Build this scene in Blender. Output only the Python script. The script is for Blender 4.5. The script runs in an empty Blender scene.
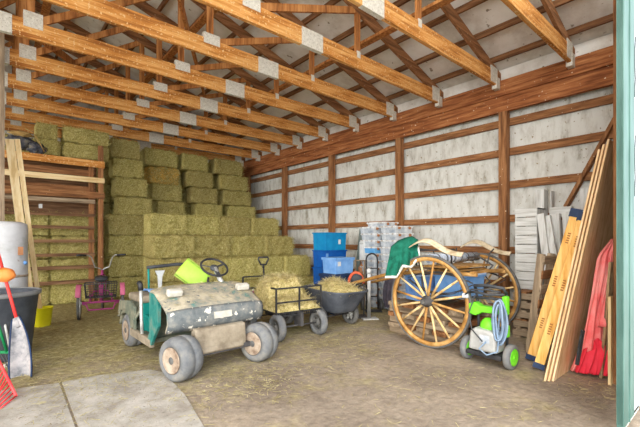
import bpy, math, random
from mathutils import Vector, Matrix, noise as mnoise
random.seed(7)
SC = bpy.context.scene
COL = SC.collection
R = math.radians
PI = math.pi
F = 376.0; HZ = 240.0; CH = 1.5; YAW = R(40.8)
S_, C_ = math.sin(YAW), math.cos(YAW)

def PD(px, py, D):
    u = (px-320)/F*D
    return Vector((D*S_+u*C_, D*C_-u*S_, CH-(py-HZ)*D/F))
def G(px, py, z=0.0):
    return PD(px, py, (CH-z)*F/(py-HZ))
def PY(px, py, Y):
    t = (px-320)/F
    return PD(px, py, Y/(C_-t*S_))
def PX(px, py, X):
    t = (px-320)/F
    return PD(px, py, X/(S_+t*C_))

# ------------------------------------------------------------------ materials
def hexc(r, g, b):
    f = lambda v: (v/255/12.92) if v/255 <= .04045 else ((v/255+.055)/1.055)**2.4
    return (f(r), f(g), f(b), 1)

def mat(name, cols, scale=4.0, stretch=(1, 1, 1), rough=.8, bump=.0, bscale=None, metal=0, detail=6,
        speck=None, speck_scale=40, speck_lo=.62, spec=.3, rnd=0.0, distort=0.0, lo=.35, hi=.65):
    m = bpy.data.materials.new(name); m.use_nodes = True
    nt = m.node_tree; N = nt.nodes; L = nt.links
    b = N['Principled BSDF']
    b.inputs['Roughness'].default_value = rough; b.inputs['Metallic'].default_value = metal
    b.inputs['Specular IOR Level'].default_value = spec
    tc = N.new('ShaderNodeTexCoord'); mp = N.new('ShaderNodeMapping')
    mp.inputs['Scale'].default_value = stretch
    L.new(tc.outputs['Object'], mp.inputs['Vector'])
    nz = N.new('ShaderNodeTexNoise'); nz.inputs['Scale'].default_value = scale
    nz.inputs['Detail'].default_value = detail; nz.inputs['Roughness'].default_value = .65
    nz.inputs['Distortion'].default_value = distort
    L.new(mp.outputs[0], nz.inputs['Vector'])
    rp = N.new('ShaderNodeValToRGB'); el = rp.color_ramp.elements
    n = len(cols)
    for i, c in enumerate(cols):
        p = lo+(hi-lo)*i/max(1, n-1)
        if i < 2: e = el[i]; e.position = p
        else: e = el.new(p)
        e.color = c
    if n == 1:
        el[1].color = cols[0]; el[1].position = hi
    L.new(nz.outputs['Fac'], rp.inputs[0])
    col = rp.outputs[0]
    if speck:
        n2 = N.new('ShaderNodeTexNoise'); n2.inputs['Scale'].default_value = speck_scale; n2.inputs['Detail'].default_value = 2
        L.new(tc.outputs['Object'], n2.inputs['Vector'])
        r2 = N.new('ShaderNodeValToRGB'); r2.color_ramp.elements[0].position = speck_lo; r2.color_ramp.elements[1].position = speck_lo+.05
        r2.color_ramp.elements[0].color = (0, 0, 0, 1)
        L.new(n2.outputs['Fac'], r2.inputs[0])
        mx = N.new('ShaderNodeMixRGB'); mx.inputs[2].default_value = speck
        L.new(r2.outputs[0], mx.inputs[0]); L.new(col, mx.inputs[1]); col = mx.outputs[0]
    if rnd:
        oi = N.new('ShaderNodeObjectInfo'); hs = N.new('ShaderNodeHueSaturation')
        mr = N.new('ShaderNodeMapRange'); mr.inputs['To Min'].default_value = 1-rnd; mr.inputs['To Max'].default_value = 1+rnd
        mh = N.new('ShaderNodeMapRange'); mh.inputs['To Min'].default_value = .5-rnd*.03; mh.inputs['To Max'].default_value = .5+rnd*.06
        L.new(oi.outputs['Random'], mr.inputs[0]); L.new(oi.outputs['Random'], mh.inputs[0])
        L.new(mr.outputs[0], hs.inputs['Value']); L.new(mh.outputs[0], hs.inputs['Hue']); L.new(col, hs.inputs['Color']); col = hs.outputs[0]
    L.new(col, b.inputs['Base Color'])
    if bump:
        bn = N.new('ShaderNodeBump'); bn.inputs['Strength'].default_value = bump; bn.inputs['Distance'].default_value = .02
        if bscale:
            n3 = N.new('ShaderNodeTexNoise'); n3.inputs['Scale'].default_value = bscale; n3.inputs['Detail'].default_value = 8
            L.new(mp.outputs[0], n3.inputs['Vector']); L.new(n3.outputs['Fac'], bn.inputs['Height'])
        else:
            L.new(nz.outputs['Fac'], bn.inputs['Height'])
        L.new(bn.outputs[0], b.inputs['Normal'])
    return m

def wood(name, a, b, c, axis, **k):
    st = [9, 9, 9]; st['xyz'.index(axis)] = .7
    return mat(name, [a, b, c], scale=2.2, stretch=st, rough=.85, bump=.25, **k)

O1, O2, O3 = hexc(152, 92, 40), hexc(202, 136, 66), hexc(228, 176, 108)
B1, B2, B3 = hexc(102, 66, 40), hexc(142, 96, 60), hexc(172, 124, 82)
SPK = hexc(225, 205, 175)
M = {}
for ax in 'xyz':
    M['chord_'+ax] = wood('orange_pine_'+ax, O1, O2, O3, ax, speck=hexc(226, 190, 136), speck_scale=30, speck_lo=.61)
    M['brown_'+ax] = wood('brown_pine_'+ax, B1, B2, B3, ax, speck=SPK, speck_scale=22, speck_lo=.72)
    M['grey_'+ax] = wood('weathered_grey_'+ax, hexc(112, 96, 78), hexc(150, 130, 106), hexc(182, 162, 136), ax)
    M['pale_'+ax] = wood('pale_pine_'+ax, hexc(210, 178, 124), hexc(234, 208, 158), hexc(244, 224, 182), ax)
    M['white_'+ax] = wood('white_paint_'+ax, hexc(172, 170, 164), hexc(204, 204, 200), hexc(220, 220, 218), ax)
    M['ply_'+ax] = wood('plywood_'+ax, hexc(206, 166, 118), hexc(226, 192, 146), hexc(238, 208, 168), ax)
M['header'] = wood('reddish_header_timber', hexc(112, 62, 34), hexc(154, 94, 54), hexc(184, 124, 78), 'y', speck=SPK, speck_scale=20, speck_lo=.70)
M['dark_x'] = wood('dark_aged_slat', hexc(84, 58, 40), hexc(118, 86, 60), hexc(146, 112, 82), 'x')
M['web'] = wood('web_pine', hexc(126, 76, 38), hexc(172, 112, 60), hexc(200, 142, 84), 'z')
M['purlin'] = wood('purlin_pine', hexc(84, 54, 34), hexc(118, 80, 50), hexc(146, 104, 70), 'y')
M['galv'] = mat('galvanised', [hexc(196, 190, 176), hexc(222, 218, 206)], scale=24, rough=.7, metal=0, speck=hexc(160, 152, 138), speck_scale=60, speck_lo=.62)
M['insul'] = mat('white_wall_liner', [hexc(146, 140, 124), hexc(196, 194, 186), hexc(212, 212, 206)], scale=3.0, stretch=(1, 2.2, .8), rough=.7, bump=.4, bscale=9, speck=hexc(150, 138, 112), speck_scale=16, speck_lo=.66, lo=.3, hi=.55)
M['liner'] = mat('white_roof_liner', [hexc(206, 200, 190), hexc(230, 228, 222), hexc(238, 236, 232)], scale=1.6, rough=.7, bump=.35, bscale=5, speck=hexc(150, 140, 124), speck_scale=9, speck_lo=.68)
M['dirt'] = None
M['conc'] = mat('concrete', [hexc(150, 142, 132), hexc(172, 166, 156), hexc(190, 184, 176)], scale=3.5, rough=.95, bump=.25, bscale=40, speck=hexc(120, 112, 100), speck_scale=55, speck_lo=.66)
M['gravel'] = mat('pale_gravel', [hexc(196, 190, 180), hexc(214, 208, 198), hexc(228, 222, 212)], scale=20, rough=.95, bump=.4)  # kept pale so the unseen ground outside throws light into the barn
M['hay'] = mat('hay', [hexc(90, 78, 42), hexc(156, 142, 86), hexc(188, 174, 112), hexc(224, 212, 160)], scale=34, stretch=(.8, 1.6, 2.4), rough=.95, bump=.8, bscale=30, rnd=.10, detail=9, distort=1.0, spec=.1, lo=.28, hi=.70)
M['haygold'] = mat('golden_hay', [hexc(120, 88, 34), hexc(196, 152, 66), hexc(218, 176, 88), hexc(232, 200, 124)], scale=34, stretch=(.8, 1.6, 2.4), rough=.95, bump=1.0, bscale=30, detail=9, distort=1.2, spec=.1)
M['straw'] = mat('straw', [hexc(112, 102, 50), hexc(174, 162, 92), hexc(222, 212, 156)], scale=26, rough=.9, rnd=.1, spec=.1)
M['strawpale'] = mat('pale_straw', [hexc(168, 156, 104), hexc(208, 194, 142), hexc(232, 220, 178)], scale=9, rough=.9, spec=.1)
M['groundstraw'] = mat('trampled_straw', [hexc(136, 124, 82), hexc(178, 166, 118), hexc(212, 200, 154)], scale=9, rough=.9, spec=.1)
M['haypale'] = mat('pale_hay', [hexc(136, 124, 70), hexc(190, 174, 116), hexc(224, 208, 160)], scale=22, rough=.95, bump=1, bscale=34, detail=9, distort=1.2, spec=.1)
M['rubber'] = mat('rubber', [hexc(78, 78, 78), hexc(112, 110, 106)], scale=8, rough=.85)
M['dustrubber'] = mat('dusty_rubber', [hexc(92, 95, 100), hexc(116, 117, 118), hexc(140, 136, 128)], scale=7, rough=.9, lo=.3, hi=.7)
M['rust'] = mat('rusty_wheel_metal', [hexc(120, 98, 82), hexc(158, 140, 122), hexc(178, 164, 148)], scale=9, rough=.8)
M['black'] = mat('black_metal', [hexc(34, 34, 36), hexc(58, 58, 60)], scale=10, rough=.5)
M['blackp'] = mat('black_plastic', [hexc(48, 50, 54), hexc(76, 78, 82)], scale=6, rough=.6)
M['chrome'] = mat('worn_chrome', [hexc(170, 170, 168), hexc(215, 215, 212)], scale=14, rough=.4, metal=.5)
M['cartbody'] = mat('dusty_teal_body', [hexc(70, 122, 116), hexc(132, 132, 122), hexc(158, 150, 132), hexc(180, 170, 148)], scale=6, rough=.8, bump=.2, speck=hexc(92, 96, 98), speck_scale=14, speck_lo=.66, lo=.3, hi=.62)
M['cartlip'] = mat('chipped_grey_bumper', [hexc(86, 92, 96), hexc(108, 112, 112), hexc(138, 136, 130)], scale=8, rough=.7, speck=hexc(220, 214, 200), speck_scale=14, speck_lo=.6)
M['carttan'] = mat('tan_dirty_plastic', [hexc(116, 104, 88), hexc(142, 130, 112), hexc(160, 148, 130)], scale=5, rough=.8)
M['cartgrey'] = mat('grey_green_dusty_plastic', [hexc(88, 100, 88), hexc(118, 120, 104), hexc(146, 140, 120)], scale=6, rough=.8)
M['teal'] = mat('teal_plastic', [hexc(0, 110, 104), hexc(18, 142, 132)], scale=5, rough=.6)
M['tealdust'] = mat('dusty_teal_plastic', [hexc(20, 96, 92), hexc(44, 124, 116), hexc(110, 128, 116)], scale=5, rough=.7)
M['lampbox'] = mat('yellowed_lamp_plastic', [hexc(172, 168, 156), hexc(204, 200, 190)], scale=9, rough=.6)
M['lime'] = mat('lime_vinyl', [hexc(150, 196, 56), hexc(172, 212, 84)], scale=4, rough=.5)
M['pinkp'] = mat('pink_paint', [hexc(150, 46, 106), hexc(180, 78, 136)], scale=6, rough=.5)
M['pinkl'] = mat('light_pink_plastic', [hexc(196, 90, 128), hexc(214, 124, 152)], scale=6, rough=.6)
M['bluebin'] = mat('blue_plastic', [hexc(6, 74, 150), hexc(14, 92, 176)], scale=4, rough=.5)
M['tealbin'] = mat('cyan_blue_plastic', [hexc(6, 118, 172), hexc(20, 138, 190)], scale=4, rough=.5)
M['palebin'] = mat('pale_blue_plastic', [hexc(96, 146, 206), hexc(130, 172, 222)], scale=4, rough=.45)
M['navy'] = mat('navy_plastic', [hexc(26, 44, 74), hexc(40, 60, 96)], scale=5, rough=.6)
M['whitep'] = mat('white_plastic', [hexc(184, 186, 186), hexc(212, 212, 210)], scale=5, rough=.5)
M['heater'] = mat('rust_stained_white_enamel', [hexc(176, 176, 174), hexc(196, 196, 198), hexc(206, 206, 208)], scale=3, rough=.5, speck=hexc(140, 110, 90), speck_scale=6, speck_lo=.72)
M['tub'] = mat('dark_grey_tub_plastic', [hexc(62, 66, 74), hexc(88, 92, 100)], scale=4, rough=.6)
M['tubrim'] = mat('grey_tub_rim', [hexc(116, 118, 120), hexc(142, 142, 140)], scale=6, rough=.7)
M['yellow'] = mat('yellow_plastic', [hexc(232, 222, 20), hexc(244, 236, 50)], scale=4, rough=.5)
M['red'] = mat('red_plastic', [hexc(214, 40, 40), hexc(232, 66, 60)], scale=4, rough=.5)
M['coral'] = mat('coral_red_plastic', [hexc(226, 60, 66), hexc(238, 92, 92)], scale=4, rough=.5)
M['orange'] = mat('orange_plastic', [hexc(244, 130, 50), hexc(250, 158, 84)], scale=4, rough=.5)
M['redorange'] = mat('red_orange_metal', [hexc(196, 80, 50), hexc(220, 104, 66)], scale=5, rough=.5)
M['greenh'] = mat('green_handle', [hexc(16, 120, 70), hexc(30, 140, 84)], scale=4, rough=.5)
M['scoop'] = mat('grey_scoop_plastic', [hexc(100, 102, 108), hexc(148, 146, 148), hexc(182, 176, 176)], scale=6, rough=.5, lo=.35, hi=.6)
M['ochre'] = mat('ochre_varnished_wood', [hexc(142, 100, 48), hexc(178, 132, 72), hexc(204, 164, 106)], scale=6, rough=.5)
M['spokew'] = mat('weathered_spoke_wood', [hexc(176, 140, 86), hexc(214, 182, 128), hexc(228, 206, 164)], scale=7, rough=.7)
M['iron'] = mat('dark_iron', [hexc(52, 50, 52), hexc(84, 82, 82)], scale=8, rough=.6)
M['bentw'] = mat('bent_pale_wood', [hexc(166, 146, 116), hexc(204, 188, 158), hexc(220, 206, 180)], scale=7, rough=.7)
M['pad'] = mat('striped_grey_pad', [hexc(110, 124, 148), hexc(176, 186, 202), hexc(214, 220, 228)], scale=7, stretch=(6, 1, 1), rough=.9)
M['greencloth'] = mat('green_horse_blanket', [hexc(6, 72, 58), hexc(16, 98, 78), hexc(30, 112, 92)], scale=8, rough=.95, bump=.3)
M['whitecloth'] = mat('white_binding', [hexc(216, 214, 206), hexc(240, 238, 232)], scale=9, rough=.9)
M['bluetarp'] = mat('blue_tarp', [hexc(70, 120, 190), hexc(118, 158, 214), hexc(150, 184, 226)], scale=4, rough=.6, bump=.2)
M['whiteblue'] = mat('white_blue_plastic', [hexc(170, 196, 232), hexc(200, 218, 242)], scale=4, rough=.5)
M['washgreen'] = mat('bright_green_plastic', [hexc(96, 206, 30), hexc(126, 228, 56)], scale=5, rough=.45)
M['washgrey'] = mat('light_grey_plastic', [hexc(158, 158, 156), hexc(186, 186, 182)], scale=5, rough=.6)
M['hose'] = mat('grey_blue_hose', [hexc(112, 134, 160), hexc(146, 166, 188)], scale=8, rough=.5)
M['lvl'] = wood('yellow_lumber_z', hexc(214, 156, 76), hexc(236, 186, 108), hexc(244, 204, 132), 'z')
M['lvlstamp'] = mat('brown_ink', [hexc(150, 96, 48), hexc(170, 116, 60)], scale=30, rough=.8)
M['cloth'] = mat('pink_tarp_cloth', [hexc(244, 116, 116), hexc(250, 146, 142), hexc(252, 166, 160)], scale=5, rough=.8)
M['redcloth'] = mat('red_tarp_cloth', [hexc(230, 40, 62), hexc(242, 66, 84)], scale=5, rough=.8)
M['trim'] = mat('mint_green_metal', [hexc(62, 94, 86), hexc(74, 106, 98), hexc(86, 118, 110)], scale=4, stretch=(3, 3, .5), rough=.5)
M['doorwhite'] = mat('white_steel_siding', [hexc(206, 212, 218), hexc(222, 226, 230)], scale=3, rough=.5)
M['tarpdark'] = mat('crumpled_grey_tarp', [hexc(44, 46, 54), hexc(84, 86, 94), hexc(140, 134, 118)], scale=7, rough=.8)
M['tan'] = mat('tan_cloth', [hexc(146, 116, 66), hexc(188, 156, 98)], scale=9, rough=.9)
M['bark'] = mat('bark_edged_board', [hexc(96, 78, 56), hexc(160, 134, 100), hexc(190, 164, 126)], scale=6, stretch=(6, 6, 1), rough=.95, bump=.5)
M['boxgrey'] = mat('silver_storage_plastic', [hexc(150, 160, 172), hexc(188, 194, 200), hexc(214, 216, 218)], scale=6, rough=.45)
M['boxrim'] = mat('stained_white_lid', [hexc(150, 128, 108), hexc(206, 206, 204), hexc(222, 224, 226)], scale=11, rough=.6, lo=.38, hi=.55)
M['boxblue'] = mat('sky_blue_plastic', [hexc(80, 150, 206), hexc(120, 180, 224)], scale=6, rough=.5)
M['boardgrey'] = mat('green_grey_board', [hexc(92, 106, 104), hexc(128, 138, 134)], scale=6, rough=.8)
M['amber'] = mat('amber_brown_plastic', [hexc(150, 98, 60), hexc(176, 124, 84)], scale=8, rough=.5)
M['umbr'] = mat('dark_purple_cloth', [hexc(58, 54, 66), hexc(94, 88, 98)], scale=7, rough=.8)

# floor dirt: grey-brown soil with straw-coloured mats towards the hay
def dirt_mat():
    m = bpy.data.materials.new('packed_dirt'); m.use_nodes = True
    N = m.node_tree.nodes; L = m.node_tree.links; b = N['Principled BSDF']
    b.inputs['Roughness'].default_value = .97; b.inputs['Specular IOR Level'].default_value = .1
    tc = N.new('ShaderNodeTexCoord')
    def nz(s, d=8, r=.65):
        n = N.new('ShaderNodeTexNoise'); n.inputs['Scale'].default_value = s; n.inputs['Detail'].default_value = d
        n.inputs['Roughness'].default_value = r
        L.new(tc.outputs['Object'], n.inputs['Vector']); return n
    def ramp(src, stops):
        r = N.new('ShaderNodeValToRGB'); e = r.color_ramp.elements
        for i, (p, c) in enumerate(stops):
            q = e[i] if i < 2 else e.new(p)
            q.position = p; q.color = c
        L.new(src, r.inputs[0]); return r
    n1 = nz(1.1); n2 = nz(14, 10); n3 = nz(60, 4)
    soil = ramp(n1.outputs['Fac'], [(.3, hexc(132, 118, 104)), (.5, hexc(156, 142, 126)), (.7, hexc(176, 160, 140))])
    fine = ramp(n2.outputs['Fac'], [(.3, (.62, .62, .62, 1)), (.7, (1.2, 1.2, 1.2, 1))])
    mul = N.new('ShaderNodeMixRGB'); mul.blend_type = 'MULTIPLY'; mul.inputs[0].default_value = .8
    L.new(soil.outputs[0], mul.inputs[1]); L.new(fine.outputs[0], mul.inputs[2])
    straw = ramp(n2.outputs['Fac'], [(.35, hexc(132, 120, 72)), (.65, hexc(190, 178, 126))])
    # straw amount grows with Y (towards the stack) and with noise
    sep = N.new('ShaderNodeSeparateXYZ'); L.new(tc.outputs['Object'], sep.inputs[0])
    mr = N.new('ShaderNodeMapRange'); mr.inputs['From Min'].default_value = 3.4; mr.inputs['From Max'].default_value = 7.5
    mr.inputs['To Min'].default_value = 0; mr.inputs['To Max'].default_value = .42
    L.new(sep.outputs['Y'], mr.inputs[0])
    ad = N.new('ShaderNodeMath'); ad.operation = 'ADD'; L.new(mr.outputs[0], ad.inputs[0]); L.new(nz(1.9, 9).outputs['Fac'], ad.inputs[1])
    am = ramp(ad.outputs[0], [(.54, (0, 0, 0, 1)), (.80, (.9, .9, .9, 1))])
    mx = N.new('ShaderNodeMixRGB'); L.new(am.outputs[0], mx.inputs[0]); L.new(mul.outputs[0], mx.inputs[1]); L.new(straw.outputs[0], mx.inputs[2])
    sp = ramp(n3.outputs['Fac'], [(.66, (0, 0, 0, 1)), (.7, (.6, .6, .6, 1))])
    m2 = N.new('ShaderNodeMixRGB'); m2.inputs[2].default_value = hexc(200, 186, 150)
    L.new(sp.outputs[0], m2.inputs[0]); L.new(mx.outputs[0], m2.inputs[1])
    L.new(m2.outputs[0], b.inputs['Base Color'])
    bp = N.new('ShaderNodeBump'); bp.inputs['Strength'].default_value = .6; bp.inputs['Distance'].default_value = .03
    L.new(n2.outputs['Fac'], bp.inputs['Height']); L.new(bp.outputs[0], b.inputs['Normal'])
    return m
M['dirt'] = dirt_mat()

# ------------------------------------------------------------------ mesh builder
class MB:
    def __init__(s): s.v = []; s.f = []; s.sm = []
    def add(s, vs, fs, smooth=False):
        b = len(s.v); s.v += [tuple(v) for v in vs]
        s.f += [tuple(b+i for i in f) for f in fs]; s.sm += [smooth]*len(fs); return s
    def box(s, c, d, rot=None):
        x, y, z = d[0]/2, d[1]/2, d[2]/2
        vs = [Vector((a*x, b_*y, e*z)) for a in (-1, 1) for b_ in (-1, 1) for e in (-1, 1)]
        if rot is not None: vs = [rot @ v for v in vs]
        c = Vector(c)
        return s.add([v+c for v in vs], [(0, 1, 3, 2), (4, 6, 7, 5), (0, 4, 5, 1), (2, 3, 7, 6), (0, 2, 6, 4), (1, 5, 7, 3)])
    def lohi(s, lo, hi):
        return s.box([(a+b)/2 for a, b in zip(lo, hi)], [b-a for a, b in zip(lo, hi)])
    def beam(s, p0, p1, w, h, up=(0, 0, 1)):
        """bar from p0 to p1; h measured along up, w across"""
        p0 = Vector(p0); p1 = Vector(p1); d = (p1-p0).normalized(); up = Vector(up)
        sd = d.cross(up)
        if sd.length < 1e-4: sd = d.cross(Vector((1, 0, 0)))
        sd.normalize(); u = sd.cross(d).normalized()
        vs = []
        for p in (p0, p1):
            for a, b_ in ((-1, -1), (1, -1), (1, 1), (-1, 1)):
                vs.append(p+sd*(a*w/2)+u*(b_*h/2))
        return s.add(vs, [(3, 2, 1, 0), (4, 5, 6, 7), (0, 1, 5, 4), (1, 2, 6, 5), (2, 3, 7, 6), (3, 0, 4, 7)])
    def tube(s, pts, r, n=10, closed=False, rs=None):
        pts = [Vector(p) for p in pts]; k = len(pts); vs = []; prev = None
        for i, p in enumerate(pts):
            if closed: d = pts[(i+1) % k]-pts[i-1]
            else: d = pts[min(i+1, k-1)]-pts[max(i-1, 0)]
            d.normalize()
            if prev is None:
                a = d.cross(Vector((0, 0, 1)))
                if a.length < .1: a = d.cross(Vector((0, 1, 0)))
            else: a = prev-d*prev.dot(d)
            a.normalize(); prev = a; b_ = d.cross(a)
            rr = rs[i] if rs else r
            for j in range(n):
                t = 2*PI*j/n; vs.append(p+a*(rr*math.cos(t))+b_*(rr*math.sin(t)))
        fs = []
        for i in range(k if closed else k-1):
            i2 = (i+1) % k
            for j in range(n):
                j2 = (j+1) % n; fs.append((i*n+j, i*n+j2, i2*n+j2, i2*n+j))
        s.add(vs, fs, True)
        if not closed:
            b = len(s.v)-len(vs)
            s.f.append(tuple(b+j for j in reversed(range(n)))); s.sm.append(False)
            s.f.append(tuple(b+(k-1)*n+j for j in range(n))); s.sm.append(False)
        return s
    def lathe(s, prof, c=(0, 0, 0), axis='z', n=32, mtx=None, smooth=True, closed=False):
        """prof: (radius, height) pairs"""
        vs = []; k = len(prof)
        for r, h in prof:
            for j in range(n):
                t = 2*PI*j/n; a, b_ = r*math.cos(t), r*math.sin(t)
                v = {'z': (a, b_, h), 'x': (h, a, b_), 'y': (b_, h, a)}[axis]
                vs.append(Vector(v))
        if mtx is not None: vs = [mtx @ v for v in vs]
        vs = [v+Vector(c) for v in vs]
        fs = []
        for i in range(k if closed else k-1):
            i2 = (i+1) % k
            for j in range(n):
                j2 = (j+1) % n; fs.append((i*n+j, i*n+j2, i2*n+j2, i2*n+j))
        s.add(vs, fs, smooth)
        if not closed:
            b = len(s.v)-len(vs)
            s.f.append(tuple(b+j for j in reversed(range(n)))); s.sm.append(False)
            s.f.append(tuple(b+(k-1)*n+j for j in range(n))); s.sm.append(False)
        return s
    def prism(s, poly, a, b_, plane='yz', smooth=False):
        """extrude a closed polygon given in `plane` from a to b along the remaining axis"""
        def P(u, w, t): return {'yz': (t, u, w), 'xz': (u, t, w), 'xy': (u, w, t)}[plane]
        n = len(poly)
        vs = [P(u, w, a) for u, w in poly]+[P(u, w, b_) for u, w in poly]
        fs = [tuple(range(n)), tuple(reversed(range(n, 2*n)))]
        fs += [(i, i+n, (i+1) % n+n, (i+1) % n) for i in range(n)]
        return s.add(vs, fs, smooth)
    def sphere(s, c, r, n=12, m=8, sc=(1, 1, 1)):
        vs = []; fs = []
        for i in range(m+1):
            p = PI*i/m
            for j in range(n):
                t = 2*PI*j/n
                vs.append((c[0]+r*sc[0]*math.sin(p)*math.cos(t), c[1]+r*sc[1]*math.sin(p)*math.sin(t), c[2]+r*sc[2]*math.cos(p)))
        for i in range(m):
            for j in range(n):
                j2 = (j+1) % n; fs.append((i*n+j, (i+1)*n+j, (i+1)*n+j2, i*n+j2))
        return s.add(vs, fs, True)
    def grid(s, fn, nu, nv, smooth=True, thick=0):
        vs = [Vector(fn(i/nu, j/nv)) for i in range(nu+1) for j in range(nv+1)]
        fs = [(i*(nv+1)+j, (i+1)*(nv+1)+j, (i+1)*(nv+1)+j+1, i*(nv+1)+j+1) for i in range(nu) for j in range(nv)]
        return s.add(vs, fs, smooth)
    def blades(s, pts, ln=(.05, .14), w=.006, tilt=.5):
        for p in pts:
            p = Vector(p); a = random.uniform(0, 2*PI); l = random.uniform(*ln)
            el = random.uniform(-.1, tilt)
            d = Vector((math.cos(a)*math.cos(el), math.sin(a)*math.cos(el), math.sin(el)))*l
            sd = Vector((-math.sin(a), math.cos(a), random.uniform(-.5, .5)))*(w/2)
            s.add([p-sd, p+sd, p+d+sd*.6, p+d-sd*.6], [(0, 1, 2, 3)])
        return s
    def build(s, name, m, parent=None, bevel=0, solid=0, sub=0, recalc=True):
        me = bpy.data.meshes.new(name); me.from_pydata(s.v, [], s.f)
        me.polygons.foreach_set('use_smooth', s.sm)
        if recalc:
            import bmesh
            bm = bmesh.new(); bm.from_mesh(me); bmesh.ops.recalc_face_normals(bm, faces=bm.faces); bm.to_mesh(me); bm.free()
        me.update()
        me.materials.append(M[m] if isinstance(m, str) else m)
        o = bpy.data.objects.new(name, me); COL.objects.link(o)
        if parent: o.parent = parent
        if solid:
            q = o.modifiers.new('solid', 'SOLIDIFY'); q.thickness = solid; q.offset = 0
        if sub:
            q = o.modifiers.new('sub', 'SUBSURF'); q.levels = sub; q.render_levels = sub
        if bevel:
            q = o.modifiers.new('bevel', 'BEVEL'); q.width = bevel; q.segments = 2; q.limit_method = 'ANGLE'; q.angle_limit = R(40)
        return o

def tag(o, label=None, cat=None, group=None, kind=None):
    if label: o['label'] = label
    if cat: o['category'] = cat
    if group: o['group'] = group
    if kind: o['kind'] = kind
    return o
def thing(name, label, cat, loc=(0, 0, 0), rz=0, group=None):
    o = bpy.data.objects.new(name, None); COL.objects.link(o)
    o.location = loc; o.rotation_euler = (0, 0, rz); o.empty_display_size = .1
    return tag(o, label, cat, group)
def copy_tree(o, parent=None):
    c = o.copy(); COL.objects.link(c)
    if parent: c.parent = parent
    for ch in list(o.children): copy_tree(ch, c)
    return c
ORD = ['first', 'second', 'third', 'fourth', 'fifth', 'sixth', 'seventh', 'eighth', 'ninth', 'tenth', 'eleventh', 'twelfth', 'thirteenth', 'fourteenth', 'fifteenth', 'sixteenth']

# ------------------------------------------------------------------ setting
XW = 7.25           # wall liner plane
YB = 12.95          # back wall
RIDGE = -1.74; SL = .325
def roofz(x): return 4.59+(7.0-x)*SL if x > RIDGE else 4.59+(7.0-RIDGE)*SL-(RIDGE-x)*SL

def ground():
    mb = MB()
    nx, ny = 60, 60
    x0, x1, y0, y1 = -14., 16., -9., 15.
    def fn(u, v):
        x = x0+(x1-x0)*u; y = y0+(y1-y0)*v
        return (x, y, 0)
    mb.grid(fn, nx, ny, False)
    return mb.build('floor', 'dirt')
tag(ground(), kind='structure')
def slab(pts, name):
    mb = MB(); n = len(pts)
    vs = [(p.x, p.y, .012) for p in pts]+[(p.x, p.y, -.05) for p in pts]
    mb.add(vs, [tuple(range(n)), tuple(range(2*n-1, n-1, -1))]+[(i, (i+1) % n, (i+1) % n+n, i+n) for i in range(n)])
    return tag(mb.build(name, 'conc'), kind='structure')
slab([G(62, 383), G(100, 376), G(150, 370.5), G(163, 373), G(185, 396), G(204, 428), G(222, 460), G(100, 470), G(80, 432)], 'floor_slab')
slab([G(-40, 397), G(59, 384), G(76.5, 432), G(96, 470), G(-40, 470)], 'floor_slab')

ap = MB().lohi((-14, -12, -.03), (16, .2, .006)); tag(ap.build('bounce_apron', 'gravel'), kind='structure')  # unseen pale ground before the opening, added to bounce light inside
mb = MB().lohi((XW, .75, 0), (XW+.05, YB, 4.5)); tag(mb.build('wall_right', 'insul'), kind='structure')
mb = MB().lohi((7.07, .75, 4.40), (XW+.05, YB, roofz(7.1)+.08)); tag(mb.build('trim_1', 'liner'), kind='structure')
mb = MB().prism([(-10.7, 0), (XW, 0), (XW, roofz(XW)+.09), (RIDGE, roofz(RIDGE)+.09), (-10.7, roofz(-10.7)+.09)], YB, YB+.05, 'xz'); tag(mb.build('wall_back', 'insul'), kind='structure')
mb = MB()
for a, b in ((4.78, XW),):
    mb.lohi((a, .74, 0), (b, .80, 4.75))
tag(mb.build('wall_front', 'doorwhite'), kind='structure')
mb = MB()
th = .04
xs = [7.5, RIDGE, -10.8]
for i in range(2):
    xa, xb = xs[i], xs[i+1]; za, zb = roofz(xa)+.10, roofz(xb)+.10
    vs = [(xa, .3, za), (xb, .3, zb), (xb, YB+.2, zb), (xa, YB+.2, za)]
    vs += [(x, y, z+th) for x, y, z in vs]
    mb.add(vs, [(0, 1, 2, 3), (7, 6, 5, 4), (0, 4, 5, 1), (1, 5, 6, 2), (2, 6, 7, 3), (3, 7, 4, 0)])
tag(mb.build('ceiling', 'liner'), kind='structure')

# ------------------------------------------------------------------ right wall timber
for i, z in enumerate((3.68, 3.13, 2.52, 1.90, 1.31, .67)):
    o = MB().lohi((7.17, .82, z-.065), (7.245, YB-.02, z+.065)).build('wall_girt', 'brown_y')
    tag(o, 'horizontal brown timber rail along the white wall, %s from the top' % ORD[i], 'rail', 'horizontal rails on the right wall')
tag(MB().lohi((7.16, .82, 0), (7.24, YB-.02, .28)).build('splash_board', 'brown_y'), 'wide brown board along the foot of the white wall', 'board')
posty = [3.03, 5.40, 7.72, 9.98, 12.3]
pn = ['standing behind the two-wheeled carriage, nearest the opening', 'rising behind the stacked silver storage boxes', 'rising behind the blue bins', 'rising behind the low end of the hay steps', 'in the far corner beside the hay stack']
for y, t in zip(posty, pn):
    o = MB().lohi((7.03, y-.075, 0), (7.17, y+.075, 3.86)).build('wall_post', 'brown_z', bevel=.006)
    tag(o, 'brown square timber wall post '+t, 'post', 'posts along the right wall')
o = MB().lohi((7.0, .8, 4.14), (7.06, YB, 4.42)).build('header_beam', 'header', bevel=.006); tag(o, 'upper long brown header plank that the roof trusses meet', 'beam', 'header planks over the right wall')
o = MB().lohi((7.03, .8, 3.85), (7.12, YB, 4.139)).build('header_beam', 'header', bevel=.006); tag(o, 'lower long brown header plank directly above the wall posts', 'beam', 'header planks over the right wall')
a = PX(566, 207, 7.14); b = PX(616, 118, 7.14)
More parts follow.
